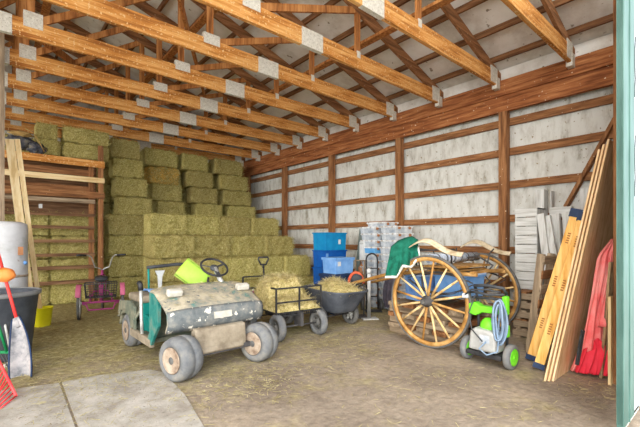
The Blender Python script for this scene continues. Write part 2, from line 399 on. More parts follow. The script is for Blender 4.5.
tag(MB().beam(a, b, .05, .14, (1, 0, 0)).build('wall_brace', 'brown_z'), 'diagonal brown brace on the right wall behind the plywood', 'brace')

# ------------------------------------------------------------------ trusses
CB, CT = 4.31, 4.56                     # bottom chord
def topz(x): return roofz(x)-.09        # top chord centre line
PAN = [4.5, 2.48, .37, RIDGE]
def truss():
    t = thing('roof_truss', 'x', 'truss')
    MB().lohi((RIDGE*2-6.95, -.03, CB), (6.95, .03, CT)).build('bottom_chord', 'chord_x', t, bevel=.004)
    MB().beam((7.15, 0, topz(7.15)), (RIDGE, 0, topz(RIDGE)), .05, .18, (0, 0, 1)).build('top_chord', 'brown_x', t)
    xl = 2*RIDGE-7.15
    MB().beam((RIDGE, 0, topz(RIDGE)), (xl, 0, topz(xl)), .05, .18, (0, 0, 1)).build('top_chord', 'brown_x', t)
    for x in PAN:
        for q in ((x, 2*RIDGE-x) if x != RIDGE else (x,)):
            MB().beam((q, 0, CT-.03), (q, 0, topz(q)), .045, .10, (1, 0, 0)).build('web', 'web', t)
    for xa, xb in ((2.48, 4.5), (.37, 2.48), (RIDGE, .37)):
        for m in (0, 1):
            a_, b_ = (xa, xb) if not m else (2*RIDGE-xa, 2*RIDGE-xb)
            MB().beam((a_, 0, CT-.05), (b_, 0, topz(b_)-.04), .045, .10, (0, 0, 1)).build('web', 'web', t)
    gp = [(6.78, CB+.02, CT+.05, .26), (3.52, CB-.005, CT+.005, .40), (.07, CB-.005, CT+.005, .2), (2.50, CT-.08, CT+.08, .26), (.40, CT-.1, CT+.12, .22), (4.5, CT-.08, CT+.03, .08)]
    for x, z0, z1, w in gp:
        MB().lohi((x-w/2, -.036, z0), (x+w/2, .036, z1)).build('gusset_plate', 'galv', t)
    MB().lohi((6.86, -.045, CB-.06), (6.99, .045, CB+.14)).build('joist_hanger', 'galv', t)
    return t
tr0 = None
for k in range(1, 11):
    y = .75+1.175*k
    t = truss() if tr0 is None else copy_tree(tr0)
    tr0 = tr0 or t
    t.location = (0, y, 0)
    if k == 1: lab = 'orange timber roof truss nearest the open front, at top right'
    elif k == 10: lab = 'orange timber roof truss farthest back, close above the top of the hay'
    else: lab = 'orange timber roof truss, %s counted from the open front' % ORD[k-1]
    tag(t, lab, 'truss', 'roof trusses')
# purlins run along the shed on top of the trusses
xs = [6.75-.61*i for i in range(14)]
for i, x in enumerate(xs):
    o = MB().lohi((x-.022, .4, roofz(x)), (x+.022, YB+.1, roofz(x)+.095)).build('roof_purlin', 'purlin')
    tag(o, 'dark roof purlin running front to back on the trusses, %s up from the eave' % ORD[i], 'purlin', 'roof purlins')
for i, x in enumerate((4.95, 2.95, .8)):
    z = topz(x)-.16
    o = MB().lohi((x-.07, .9, CT+.0+.02 if i == 9 else z-.05), (x+.07, YB-.1, z)).build('lateral_brace', 'web')
    tag(o, 'long brace plank tying the truss webs together, %s from the right wall' % ORD[i], 'brace', 'lateral truss braces')
for i, (xa, ya, xb, yb) in enumerate(((1.0, 3.4, 3.9, 8.9), (.4, 7.0, 2.2, 11.5))):
    o = MB().beam((xa, ya, CT+.03), (xb, yb, topz(xb)-.4), .04, .13).build('sway_brace', 'web')
    tag(o, ['nearer diagonal sway brace crossing several trusses', 'farther diagonal sway brace deep among the trusses'][i], 'brace')

# ------------------------------------------------------------------ hay
def bale_mesh(name, L, H, W, seed, m, nb=1300):
    """rounded, lumpy box standing on z=0, front at y=0"""
    rnd = random.Random(seed)
    nx, ny, nz = 22, 10, 10
    pts = {}
    vs = []; fs = []
    def vid(i, j, k):
        key = (i, j, k)
        if key not in pts:
            p = Vector(((i/nx-.5), (j/ny-.5), (k/nz-.5)))
            q = Vector((p.x*L, p.y*W, p.z*H))
            # round the edges
            r = .06
            inner = Vector((max(-L/2+r, min(L/2-r, q.x)), max(-W/2+r, min(W/2-r, q.y)), max(-H/2+r, min(H/2-r, q.z))))
            d = q-inner
            nrm = d.normalized() if d.length > 1e-6 else Vector((0, 0, 0))
            q = inner+nrm*min(d.length, r) if d.length > r else q
            s = Vector((q.x*5+seed*3.1, q.y*5, q.z*5))
            a = mnoise.noise(s)*.034+mnoise.noise(s*2.7)*.026-.004
            # two twine creases
            for tx in (-L*.22, L*.22):
                a -= .02*math.exp(-((q.x-tx)/.02)**2)
            out = Vector((q.x/(L/2), q.y/(W/2), q.z/(H/2)))
            out = Vector([math.copysign(abs(c)**6, c) for c in out])
            if out.length > 1e-6: out.normalize()
            q = q+out*a
            pts[key] = len(vs); vs.append((q.x, q.y+W/2, max(0, q.z+H/2)))
        return pts[key]
    for i in range(nx):
        for j in range(ny):
            for k in (0, nz): fs.append((vid(i, j, k), vid(i+1, j, k), vid(i+1, j+1, k), vid(i, j+1, k)))
        for k in range(nz):
            for j in (0, ny): fs.append((vid(i, j, k), vid(i+1, j, k), vid(i+1, j, k+1), vid(i, j, k+1)))
    for j in range(ny):
        for k in range(nz):
            for i in (0, nx): fs.append((vid(i, j, k), vid(i, j+1, k), vid(i, j+1, k+1), vid(i, j, k+1)))
    mb = MB(); mb.add(vs, fs, True)
    import bmesh
    o = mb.build(name, m)
    me = o.data
    # loose stalks standing off the front, ends and top
    vs = [tuple(v.co) for v in me.vertices]; fs = [tuple(p.vertices) for p in me.polygons]
    sm = [True]*len(fs)
    for q in range(nb):
        f = rnd.random()
        if f < .62: p = Vector((rnd.uniform(-L/2, L/2), -.004, rnd.uniform(.02, H-.01))); nrm = Vector((0, -1, 0))
        elif f < .8: p = Vector((rnd.uniform(-L/2, L/2), rnd.uniform(0, W), H-.005)); nrm = Vector((0, 0, 1))
        else:
            sg = rnd.choice((-1, 1)); p = Vector((sg*(L/2-.004), rnd.uniform(0, W), rnd.uniform(.02, H))); nrm = Vector((sg, 0, 0))
        d = Vector((rnd.uniform(-1, 1), rnd.uniform(-1, 1), rnd.uniform(-.8, .6)))
        d = (d-nrm*d.dot(nrm)).normalized()*1.0+nrm*rnd.uniform(.05, .45)
        d = d.normalized()*rnd.uniform(.04, .12)
        sd = d.cross(nrm).normalized()*.0035
        b = len(vs); vs += [tuple(p-sd), tuple(p+sd), tuple(p+d+sd*.5), tuple(p+d-sd*.5)]
        vs[b+2] = (vs[b+2][0], vs[b+2][1], max(.005, vs[b+2][2])); vs[b+3] = (vs[b+3][0], vs[b+3][1], max(.005, vs[b+3][2]))
        fs.append((b, b+1, b+2, b+3)); sm.append(False)
    me2 = bpy.data.meshes.new(name); me2.from_pydata(vs, [], fs); me2.polygons.foreach_set('use_smooth', sm)
    me2.materials.append(M[m]); me2.materials.append(M['straw'])
    nface = len(fs)-nb
    me2.polygons.foreach_set('material_index', [0]*nface+[1]*nb)
    bpy.data.objects.remove(o); 
    return me2
BL, BH, BW = 1.0, .485, .52
BM = [bale_mesh('hay_bale', BL-.02, BH, BW, i+1, 'hay') for i in range(4)]
BM_gold = bale_mesh('hay_bale', BL-.02, BH, BW, 9, 'haygold')
nb_ = 0
def bale(x0, x1, y, z, label, group, h=BH, mesh=None, rz=0, d=BW):
    """bale with its front face at y, from x0 to x1"""
    global nb_
    nb_ += 1
    o = bpy.data.objects.new('hay_bale', mesh or BM[nb_ % 4]); COL.objects.link(o)
    o.location = ((x0+x1)/2, y+random.uniform(-.03, .03), z)
    o.scale = ((x1-x0)/BL, d/BW, h/BH); o.rotation_euler = (0, 0, rz+R(random.uniform(-1.5, 1.5)))
    return tag(o, label, 'hay bale', group)
def X_at(px, Y): return PY(px, 240, Y).x
H4 = BH
# tall stack at the back: columns of bales on hidden lower courses
cols_px = [((229, 256), (216, 244)), ((196, 222), (182, 208)), ((156, 184), (144, 177)), ((118, 152), (112, 141))]
rown = ['bottom', 'second', 'third', 'top']
coln = ['right-hand', 'second from right', 'third from right', 'left-hand']
ZB = 2.15
for ci, ((a0, a1), (b0, b1)) in enumerate(cols_px):
    Yf = 11.25 if ci < 3 else 10.75
    for r in range(-4 if ci < 3 else 0, 4):
        f = max(0, r)/3
        x0 = X_at(a0+(b0-a0)*f, Yf); x1 = X_at(a1+(b1-a1)*f, Yf)
        if r < 0:
            hh = ZB/4; z = hh*(r+4); lab = 'hay bale low in the %s column of the tall back stack' % coln[ci]
        else:
            hh = (4.12-ZB)/4; z = ZB+hh*r; lab = '%s-row hay bale in the %s column of the tall back stack' % (rown[r], coln[ci])
        gold = (ci == 2 and r == 2)
        if gold: lab = 'golden-yellow hay bale among greener ones in the tall back stack'
        j = random.uniform(-.04, .04)
        bale(x0+j, x1+j, Yf, z, lab, 'bales of the tall back stack', h=hh*1.0, mesh=BM_gold if gold else None)
# second row closes the dark gaps
k = 0
x = 6.55
while x > .2:
    hh = 4.08/8
    for r in range(8):
        if r < 4: continue
        bale(x-1.0, x, 11.9, r*hh, 'shaded rear hay bale, %s from the right, %s row above the steps' % (ORD[k], rown[r-4]), 'bales of the rear row', h=hh)
    mbh = None
    x -= 1.02; k += 1
# hidden foundation of the rear row
x = 6.55; k = 0
while x > .2:
    for r in range(4):
        bale(x-1.0, x, 11.9, r*4.08/8, 'hay bale in the base of the rear row, hidden behind the front stacks', 'hidden base bales', h=4.08/8)
    x -= 1.02; k += 1
# stepped tiers in front
tiers = [('upper', 9.5, 4, X_at(149, 9.5), 6.52, [9.5]), ('middle', 8.7, 3, 2.65, 6.5, [8.7]), ('lower', 7.95, 2, 3.1, 6.5, [7.95, 8.33]), ('lowest', 7.45, 1, 3.4, 6.4, [7.45])]
hh = .5375
pos = ['left end', 'second from left', 'middle', 'second from right', 'right end', 'far right end']
for nm, yf, rows, x0, x1, ys in tiers:
    n = round((x1-x0)/.96); w = (x1-x0)/n
    for yi, y in enumerate(ys):
        for r in range(rows):
            for i in range(n):
                top = r == rows-1
                w0 = x0+i*w; off = (.0 if r % 2 == 0 else 0)
                if yi: lab = 'hay bale behind the edge of the %s hay step, %s along, %s course' % (nm, ORD[i], ORD[r])
                elif top: lab = 'hay bale topping the %s step of the hay, %s of %d from left' % (nm, ORD[i], n)
                else: lab = 'hay bale under the %s hay step, %s from left, %s course up' % (nm, ORD[i], ORD[r])
                bale(w0, w0+w, y+.02*((i*7+r*3) % 3), r*hh, lab, 'bales of the stepped front stack', h=hh, d={'middle': .74, 'lower': .36, 'lowest': .47}.get(nm, BW))
# hay in the slatted bay and on its loft
YS = 10.2
for r in range(4):
    for i, (x0, x1) in enumerate(((.02, .93), (.95, 1.86))):
        bale(x0, x1, YS+.37, r*.53, 'hay bale behind the slats of the bin, %s half, %s course from the floor' % (('left', 'right')[i], ORD[r]), 'bales inside the slatted bin', h=.53, d=.47)
for r in range(2):
    for i, (p0, p1) in enumerate(((36, 58), (63, 109))):
        bale(X_at(p0, 10.45), X_at(p1, 10.45), 10.42, 3.42+r*.36, '%s hay bale on top of the slatted bin, %s of the dark gap' % (('lower', 'upper')[r], ('left', 'right')[i]), 'bales on top of the slatted bin', h=.36, d=.5)
for r in range(0, 4):
    bale(X_at(106, 10.75)+.05, X_at(146, 10.75), 10.72, r*.54, 'hay bale right of the slatted bin, %s course from the floor' % ORD[r], 'bales beside the bin', h=.54)

# ------------------------------------------------------------------ slatted bin (left)
bn = thing('slatted_bin', 'brown slatted timber hay bin with posts at the left back', 'hay bin', (0, YS, 0))
def Lz(py): return PY(60, py, YS).z
for x, y, mname in ((1.91, .07, 'brown_z'), (1.74, .22, 'brown_z'), (.03, .07, 'brown_z')):
    MB().lohi((x-.05, y-.05, 0), (x+.05, y+.05, 3.75 if x == 1.91 else 3.4)).build('post', mname, bn)
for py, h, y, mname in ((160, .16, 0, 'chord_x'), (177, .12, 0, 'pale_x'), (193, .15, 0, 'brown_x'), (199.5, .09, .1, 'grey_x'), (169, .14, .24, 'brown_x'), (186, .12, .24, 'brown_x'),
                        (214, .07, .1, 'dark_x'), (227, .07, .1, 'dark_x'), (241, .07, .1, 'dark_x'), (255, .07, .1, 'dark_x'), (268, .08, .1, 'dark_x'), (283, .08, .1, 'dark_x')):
    xr = 1.98 if y == 0 else 1.80
    MB().lohi((-.6, y-.018, Lz(py)-h/2), (xr, y+.018, Lz(py)+h/2)).build('slat', mname, bn)
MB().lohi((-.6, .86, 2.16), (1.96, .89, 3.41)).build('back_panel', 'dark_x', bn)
MB().lohi((-.6, .26, 3.37), (1.96, .85, 3.41)).build('loft_deck', 'brown_x', bn)
tag(MB().lohi((PY(39, 205, YS).x, YS+.05, 2.2), (PY(42, 205, YS).x+.01, YS+.07, 2.29)).build('paper_tag', 'whitep'), 'small white tag in the dark gap of the slatted bin', 'tag')
# front post near the left edge
p = PY(1.6, 240, 7.72)
tag(MB().lohi((p.x-.055, 7.62, 0), (p.x+.035, 7.76, 4.78)).build('timber_post', 'grey_z'), 'tall timber post at the left picture edge fixed to a truss', 'post')
# leaning boards
for i, (xt, xb_, w, yb_) in enumerate(((9.5, 33.5, .115, 8.25), (17.2, 42, .07, 8.3))):
    a = PY(xt, 139, 7.86); b = PY(xb_, 312, yb_); b.z = .02
    o = MB().beam(b, a, .035, w, (1, -.1, .1)).build('leaning_board', 'pale_z')
    tag(o, ['left and wider of the two pale boards leaning beside the slatted bin', 'right and narrower of the two pale boards leaning beside the slatted bin'][i], 'board', 'pale leaning boards')
# crumpled tarp on the bin top
def lump(c, r, sc, seed, n=26, m=16, amp=.3):
    mb = MB(); vs = []; fs = []
    for i in range(m+1):
        p = PI*i/m
        for j in range(n):
            t = 2*PI*j/n
            d = Vector((math.sin(p)*math.cos(t), math.sin(p)*math.sin(t), math.cos(p)))
            k = 1+amp*(mnoise.noise(d*2.2+Vector((seed, 0, 0)))+.5*mnoise.noise(d*6+Vector((0, seed, 0))))
            vs.append((c[0]+d.x*r*sc[0]*k, c[1]+d.y*r*sc[1]*k, c[2]+d.z*r*sc[2]*k))
    for i in range(m):
        for j in range(n):
            j2 = (j+1) % n; fs.append((i*n+j, (i+1)*n+j, (i+1)*n+j2, i*n+j2))
    return mb.add(vs, fs, True)
tp = thing('crumpled_tarp', 'crumpled dark grey and tan tarp on top of the slatted bin', 'tarp', (0, 0, 0))
a = PY(22, 140, 10.42)
lump((a.x-.06, 10.45, 3.60), .2, (1.35, .7, .8), 3, amp=.5).build('tarp_cloth', 'tarpdark', tp)
lump((a.x+.26, 10.42, 3.52), .16, (1.0, .6, .95), 8, amp=.5).build('tarp_cloth', 'tarpdark', tp)
lump((a.x-.02, 10.4, 3.80), .12, (1.6, .7, .5), 5, amp=.4).build('tarp_fold', 'tan', tp)
MB().tube([(a.x+.05, 10.28, 3.90), (a.x+.18, 10.26, 3.84), (a.x+.3, 10.25, 3.62), (a.x+.38, 10.25, 3.45)], .012, 6).build('rope', 'tan', tp)

# ------------------------------------------------------------------ left tank, tub, bucket, tools
tk = thing('water_tank', 'white cylindrical tank with rust stains behind the grey tub', 'tank', (.10, 7.3, 0))
MB().lathe([(.26, 0), (.28, .03), (.28, 1.68), (.27, 1.74), (.2, 1.77), (0.02, 1.78)]).build('body', 'heater', tk)
MB().lathe([(.284, .95), (.284, .985)]).build('seam_band', 'rust', tk)
MB().lohi((.15, -.265, 1.28), (.21, -.18, 1.40)).build('label_plate', 'amber', tk)
MB().sphere((.235, -.16, 1.16), .03).build('drain_cap', 'palebin', tk)
tb = thing('muck_tub', 'large dark grey round tub with a paler rim at the left edge', 'tub', (.02, 6.35, 0))
MB().lathe([(.33, 0), (.345, .02), (.425, .78), (.45, .8), (.45, .83), (.41, .83), (.40, .78), (.33, .06), (.01, .05)], n=40).build('body', 'tub', tb)
MB().lathe([(.43, .785), (.455, .79), (.46, .84), (.43, .845), (.42, .80)], n=40, closed=True).build('rim', 'tubrim', tb)
bk = thing('yellow_bucket', 'yellow plastic bucket on the floor behind the grey tub', 'bucket', (G(42.5, 326).x+.0, G(42.5, 326).y, 0))
MB().lathe([(.11, 0), (.12, .01), (.15, .31), (.16, .315), (.16, .33), (.145, .33), (.11, .02), (.01, .015)]).build('body', 'yellow', bk)
MB().tube([(.155*math.cos(t), .155*math.sin(t), .30-.09*math.sin((t+PI)/1) if False else .31+.02*math.sin(t)) for t in [PI*i/12 for i in range(13)]], .004, 6).build('bail_handle', 'galv', bk)
# scoop shovel with red handle
sh = thing('scoop_shovel', 'grey scoop shovel with red handle standing against the tub', 'shovel', (0, 0, 0))
base = PD(27, 379, 4.08); mid = PD(17, 318, 4.36); top = PD(-6, 238, 4.72)
MB().tube([mid+(base-mid)*.1, top], .017, 10).build('handle', 'red', sh)
d = (base-mid); ln = d.length; d.normalize()
sx = Vector((C_, -S_, 0)); sx = (sx-d*sx.dot(d)).normalized(); nn = sx.cross(d)
def scoopf(u, v):
    w = .03+.085*math.sin(PI*min(1, v*.62+.02))**.8; a = (u-.5)*2
    return mid+d*(ln*v*(1-.10*(1-a)*.5*v))+sx*(w*a-.05*v*v)+nn*(.10*(1-a*a)*min(1, v*2)-.02)
MB().grid(scoopf, 12, 16).build('scoop', 'scoop', sh, solid=.008)
MB().tube([scoopf(0, j/12) for j in range(13)]+[scoopf(i/6, 1) for i in range(7)]+[scoopf(1, 1-j/12) for j in range(13)], .009, 6).build('scoop_edge', 'navy', sh)
MB().tube([mid, mid+d*ln*.16], .022, 10).build('socket', 'scoop', sh)
# grey handled rake and green handled tool
rk = thing('garden_rake', 'rake with a bare grey metal handle in front of the grey tub', 'rake', (0, 0, 0))
p0 = PD(13, 363, 4.5); p1 = PD(-8, 262, 4.72)
MB().tube([p0, p1], .014, 8).build('handle', 'chrome', rk)
MB().beam(PD(4, 366, 4.42), PD(14, 360, 4.55), .025, .025).build('head', 'galv', rk)
for i in range(7):
    q = PD(4, 366, 4.42).lerp(PD(14, 360, 4.55), i/6); MB().tube([q, q+Vector((.02, -.03, -.045))], .004, 5).build('tine', 'galv', rk)
gt = thing('green_handled_fork', 'garden fork with a dark green handle at the left edge', 'fork', (0, 0, 0))
MB().tube([PD(-6, 312, 4.3), PD(7, 352, 4.35)], .015, 8).build('handle', 'greenh', gt)
q = PD(7, 352, 4.35)
MB().beam(q+Vector((-.06, .05, 0)), q+Vector((.06, -.05, 0)), .02, .03).build('crossbar', 'greenh', gt)
for i in range(4):
    a = q+Vector((-.06, .05, 0)).lerp(Vector((.06, -.05, 0)), i/3)
    e = PD(9+i*1.5, 378, 4.35); e.z = .0
    MB().tube([a, a.lerp(e, .6)+Vector((0, .02, 0)), e], .006, 6).build('tine', 'iron', gt)
mf = thing('manure_fork', 'coral red plastic manure fork with its tines on the floor, front left', 'fork', (0, 0, 0))
A = PD(-8, 362, 3.75); B_ = PD(18, 402, 3.45); B_.z = .0
A2 = PD(-40, 388, 3.4); A2.z = .28
L0, L1 = PD(-3, 356, 3.85), PD(16, 396, 3.52)
MB().tube([L0, L1], .014, 8).build('side_rail', 'coral', mf)
for i in range(12):
    a = L0.lerp(L1, i/11); e = a+Vector((-.13, -.2, -.0)); e.z = max(.008, a.z*.28)
    MB().tube([a, a.lerp(e, .5)+Vector((0, 0, -.04 if a.z > .15 else -.0)), e], .008, 6).build('tine', 'coral', mf)
MB().tube([L0.lerp(L1, .35)+Vector((-.13, -.2, -.09)), L0.lerp(L1, .95)+Vector((-.12, -.19, -.035))], .009, 6).build('crossbar', 'coral', mf)
MB().tube([L0, L0+Vector((-.25, .3, .75))], .015, 8).build('handle', 'coral', mf)
oc = thing('orange_jug', 'orange plastic jug hung on the tool handles at the left edge', 'jug', PD(4, 275, 4.5))
lump((0, 0, 0), .10, (1.1, .8, .85), 2, amp=.12).build('body', 'orange', oc)
MB().lathe([(.03, 0), (.03, .05), (.005, .055)], c=(-.07, -.03, .07), n=14).build('cap', 'orange', oc)

# ------------------------------------------------------------------ tricycle
w1 = G(79, 320); w2 = G(122, 313.5)
ax_ = (w2-w1); ax_ = Vector((math.cos(R(-10)), math.sin(R(-10)), 0))*.72; yaw = R(-12); w2 = w1+ax_
tr = thing('adult_tricycle', 'pink adult tricycle with rear basket seen from behind', 'tricycle', ((w1.x+w2.x)/2, (w1.y+w2.y)/2, 0), yaw)
hw = ax_.length/2
def bike_wheel(parent, c, r, axis='x', n_sp=18, rim='black', tyre=.022):
    w = MB().lathe([(r-tyre*1.6, -tyre*.8), (r-.004, -tyre), (r, 0), (r-.004, tyre), (r-tyre*1.6, tyre*.8)], c=c, axis=axis, n=36, closed=True).build('wheel', 'rubber', parent)
    MB().lathe([(r-tyre*2.4, -.014), (r-tyre*1.5, -.016), (r-tyre*1.5, .016), (r-tyre*2.4, .014)], c=c, axis=axis, n=36, closed=True).build('rim', 'chrome', w)
    MB().lathe([(.02, -.045), (.028, -.03), (.02, 0), (.028, .03), (.02, .045)], c=c, axis=axis, n=12).build('hub', 'chrome', w)
    m = MB()
    for i in range(n_sp):
        t = 2*PI*i/n_sp; a = Vector((0, math.cos(t), math.sin(t)))
        t2 = t+.25; a2 = Vector((0, math.cos(t2), math.sin(t2)))
        m.tube([Vector(c)+a*.02+Vector((.02*(-1)**i, 0, 0)), Vector(c)+a2*(r-tyre*2)], .0022, 4)
    m.build('spokes', 'chrome', w)
    return w
WR = .31
for sx_ in (-1, 1):
    bike_wheel(tr, (sx_*hw, 0, WR), WR)
    m = MB()
    m.grid(lambda u, v: (sx_*hw+(v-.5)*.085, -(WR+.04)*math.cos(R(25+95*u)), WR+(WR+.04)*math.sin(R(25+95*u))*1), 18, 3)
    m.build('mudguard', 'pinkl', tr, solid=.006)
bike_wheel(tr, (0, 1.15, WR), WR)
m = MB(); m.tube([(-hw+.03, 0, WR), (hw-.03, 0, WR)], .02); m.build('axle', 'pinkp', tr)
m = MB()
m.tube([(-hw+.06, -.04, WR-.02), (-.24, -.10, WR-.02), (-.2, -.14, WR-.12), (.2, -.14, WR-.12), (.24, -.10, WR-.02), (hw-.06, -.04, WR-.02)], .016)
m.tube([(-.2, 0, WR), (-.12, .1, WR+.2), (.12, .1, WR+.2), (.2, 0, WR)], .014)
m.tube([(0, .02, WR), (0, .2, .55), (0, .25, .70)], .02)
m.tube([(0, .2, .50), (0, .6, .36), (0, .8, .62), (0, .86, .86)], .022)
m.tube([(-.06, 1.15, WR), (-.06, 1.0, .72), (0, .9, .78), (.06, 1.0, .72), (.06, 1.15, WR)], .014)
m.tube([(-.18, 0, WR), (-.18, -.02, WR+.16)], .012); m.tube([(.18, 0, WR), (.18, -.02, WR+.16)], .012)
m.build('frame', 'pinkp', tr)
m = MB()
for sx_ in (-1, 1):
    m.tube([(0, .86, .86), (sx_*.05, .85, .90), (sx_*.13, .80, .93), (sx_*.19, .68, 1.14), (sx_*.24, .56, 1.19), (sx_*.40, .42, 1.2)], .013)
m.build('handlebar', 'chrome', tr)
for sx_ in (-1, 1):
    MB().tube([(sx_*.28, .53, 1.19), (sx_*.42, .40, 1.2)], .022).build('grip', 'black', tr)
MB().sphere((0, .22, .76), .1, sc=(1.2, 1.3, .45)).build('saddle', 'black', tr)
MB().sphere((0, .14, .73), .08, sc=(1.5, .8, .5)).build('saddle_pad', 'blackp', tr)
m = MB()     # wire basket
bw, bd, z0, z1 = .27, .36, .42, .68
for i in range(13):
    x = -bw+2*bw*i/12
    m.tube([(x, -.2, z1), (x*.92, -.18, z0), (x*.92, -.18+bd, z0), (x, -.2+bd, z1)], .0045, 4)
for i in range(9):
    y = -.2+bd*i/8
    m.tube([(-bw, y, z1), (-bw*.92, y, z0), (bw*.92, y, z0), (bw, y, z1)], .0045, 4)
for z in (z0, .5, .59, z1):
    k = .92+.08*(z-z0)/(z1-z0)
    m.tube([(-bw*k, -.2, z), (bw*k, -.2, z), (bw*k, -.2+bd, z), (-bw*k, -.2+bd, z)], .006 if z < z1 else .011, 5, closed=True)
m.build('wire_basket', 'iron', tr)
MB().tube([(0, .1, .33), (0, .1, .62)], .035).build('reflector_post', 'pinkp', tr)

# ------------------------------------------------------------------ golf cart
gc = thing('golf_cart', 'dusty old golf cart without a roof, front towards the camera', 'golf cart', (2.0, 4.06, 0), R(1))
def fat_wheel(parent, c, r, w, outer=-1, sub='rust', turn=0, tread='dustrubber'):
    mt = Matrix.Rotation(turn, 3, 'Z')
    W = MB().lathe([(r*.56, -w/2), (r*.80, -w/2-.006), (r*.93, -w/2+.012), (r, -w/4), (r, -.012), (r*.985, -.008), (r*.985, .008), (r, .012), (r, w/4), (r*.93, w/2-.012), (r*.80, w/2+.006), (r*.56, w/2)], c=c, axis='x', n=40, mtx=mt, closed=True).build('wheel', tread, parent)
    for sg in (-1, 1):
        o_ = sg*w/2
        MB().lathe([(r*.60, o_+sg*.004), (r*.55, o_+sg*.010), (r*.50, o_-sg*.006), (r*.40, o_-sg*.045), (r*.2, o_-sg*.035), (r*.19, o_-sg*.034), (.002, o_-sg*.034)], c=c, axis='x', n=32, mtx=mt).build('rim', sub, W)
        MB().lathe([(r*.20, o_-sg*.034), (r*.19, o_-sg*.0), (r*.12, o_+sg*.012), (.002, o_+sg*.012)], c=c, axis='x', n=20, mtx=mt).build('hub_cap', 'rubber', W)
    return W
FR = .235
for sg in (-1, 1):
    fat_wheel(gc, (sg*.49, -.02, FR), FR, .25, sg, turn=R(17))
    fat_wheel(gc, (sg*.48, 1.72, FR), FR, .21, sg)
MB().lohi((-.4, -.03, FR-.03), (.4, .03, FR+.03)).build('front_axle', 'iron', gc)
MB().lohi((-.4, 1.69, FR-.03), (.4, 1.75, FR+.03)).build('rear_axle', 'iron', gc)
# cowl with rounded nose (grid so it can bulge)
def cowl(u, v):
    x = (u-.5)*2
    prof = [(.08, .50), (.03, .60), (.05, .70), (.10, .745), (.28, .83), (.50, .92), (.60, .935), (.64, .90)]
    q = v*(len(prof)-1); i = min(int(q), len(prof)-2); f = q-i
    y = prof[i][0]*(1-f)+prof[i+1][0]*f; z = prof[i][1]*(1-f)+prof[i+1][1]*f
    e = abs(x)**5
    return (x*.60, y+.07*e*(1-v), z-.05*e*(.3+.7*v))
m = MB(); m.grid(cowl, 28, 21); m.build('cowl', 'cartbody', gc, solid=.03)
def lipf(u, v):
    p = Vector(cowl(u, v*.40)); return p+Vector((0, -.022, 0))
m = MB(); m.grid(lipf, 28, 6); m.build('bumper_lip', 'cartlip', gc, solid=.025)
MB().lohi((-.1, -.012, .60), (.12, .012, .675)).build('nose_badge', 'lampbox', gc)
for sg in (-1, 1):
    poly = [(.36, .52), (.34, .78), (.5, .87), (.66, .88), (.66, .40), (.76, .28), (.60, .26), (.48, .40)]
    MB().prism(poly, sg*.575, sg*.605, 'yz').build('side_panel', 'tealdust' if sg < 0 else 'cartbody', gc)
    h = thing  # noqa
    x = sg*.44
    MB().box((x, .30, .895), (.17, .09, .075), Matrix.Rotation(R(20), 3, 'X')).build('headlamp_box', 'lampbox', gc, bevel=.018)
MB().prism([(-.02, .5), (.10, .52), (.16, .24), (.06, .18), (-.02, .22), (-.04, .3)], -.33, .30, 'yz').build('front_apron', 'carttan', gc, bevel=.02)
MB().prism([(-.055, .24), (-.035, .31), (.0, .32), (.0, .2)], -.27, .26, 'yz').build('apron_ridge', 'carttan', gc, bevel=.012)
MB().prism([(.55, .90), (.62, .90), (.86, .30), (.78, .28)], -.55, .55, 'yz').build('firewall', 'cartgrey', gc)
MB().lohi((-.56, .72, .25), (.56, 1.35, .30)).build('floor_pan', 'cartgrey', gc)
for sg in (-1, 1):
    MB().lohi((sg*.58-.03, .62, .22), (sg*.58+.03, 1.45, .32)).build('sill', 'carttan', gc, bevel=.015)
def rearf(u, v):
    # rear body shell as a wide arch running lengthwise
    y = 1.28+.80*u; a = (v-.5)*2
    h = .70+.08*math.sin(PI*min(1, u*1.1))-.22*max(0, u-.6)
    e = abs(a)**4
    return (a*.60, y, h*(1-e*.38))
m = MB(); m.grid(rearf, 16, 20); m.build('rear_body', 'cartgrey', gc, solid=.03)
for sg in (-1, 1):
    m = MB(); m.grid(lambda u, v: (sg*(.47+.13*v), 1.72-(FR+.07)*math.cos(PI*(.08+.80*u)), .28+(FR+.02)*math.sin(PI*u)), 16, 4); m.build('rear_fender', 'cartgrey', gc, solid=.015)
    poly = [(1.28, .32), (1.28, .62), (1.5, .68), (2.0, .62), (2.08, .44), (2.0, .40), (1.92, .50), (1.56, .52), (1.46, .36)]
    MB().prism(poly, sg*.572, sg*.60, 'yz').build('rear_panel', 'cartgrey', gc)
MB().lohi((-.50, 1.22, .30), (.50, 1.29, .66)).build('seat_box_front', 'teal', gc)
MB().lohi((-.54, 1.24, .66), (.54, 1.78, .76)).build('bench_seat', 'carttan', gc, bevel=.03)
MB().lohi((-.50, .98, .32), (-.24, 1.2, .52)).build('step_box', 'teal', gc, bevel=.01)
# hip bar
m = MB(); m.tube([(-.58, 1.0, .24), (-.585, 1.02, .5), (-.59, 1.04, .90)], .021); m.build('hip_bar', 'chrome', gc)
m = MB(); m.tube([(-.59, 1.035, .86), (-.592, 1.045, .94), (-.6, 1.08, .955)], .03); m.build('bar_cap', 'black', gc)
# seat back frame
m = MB(); m.tube([(-.26, 1.86, 1.09), (-.1, 1.86, 1.10), (.2, 1.86, 1.12), (.45, 1.86, 1.11)], .026); m.build('seat_back_rail', 'blackp', gc)
m = MB(); m.tube([(-.24, 1.86, 1.08), (-.24, 1.84, .74)], .015); m.tube([(.43, 1.86, 1.09), (.43, 1.84, .74)], .015); m.build('rail_upright', 'teal', gc)
MB().prism([(-.16, 1.04), (-.02, 1.04), (-.06, .95), (-.07, .74), (-.11, .74), (-.12, .95)], 1.80, 1.83, 'xz').build('rail_bracket', 'whitep', gc)
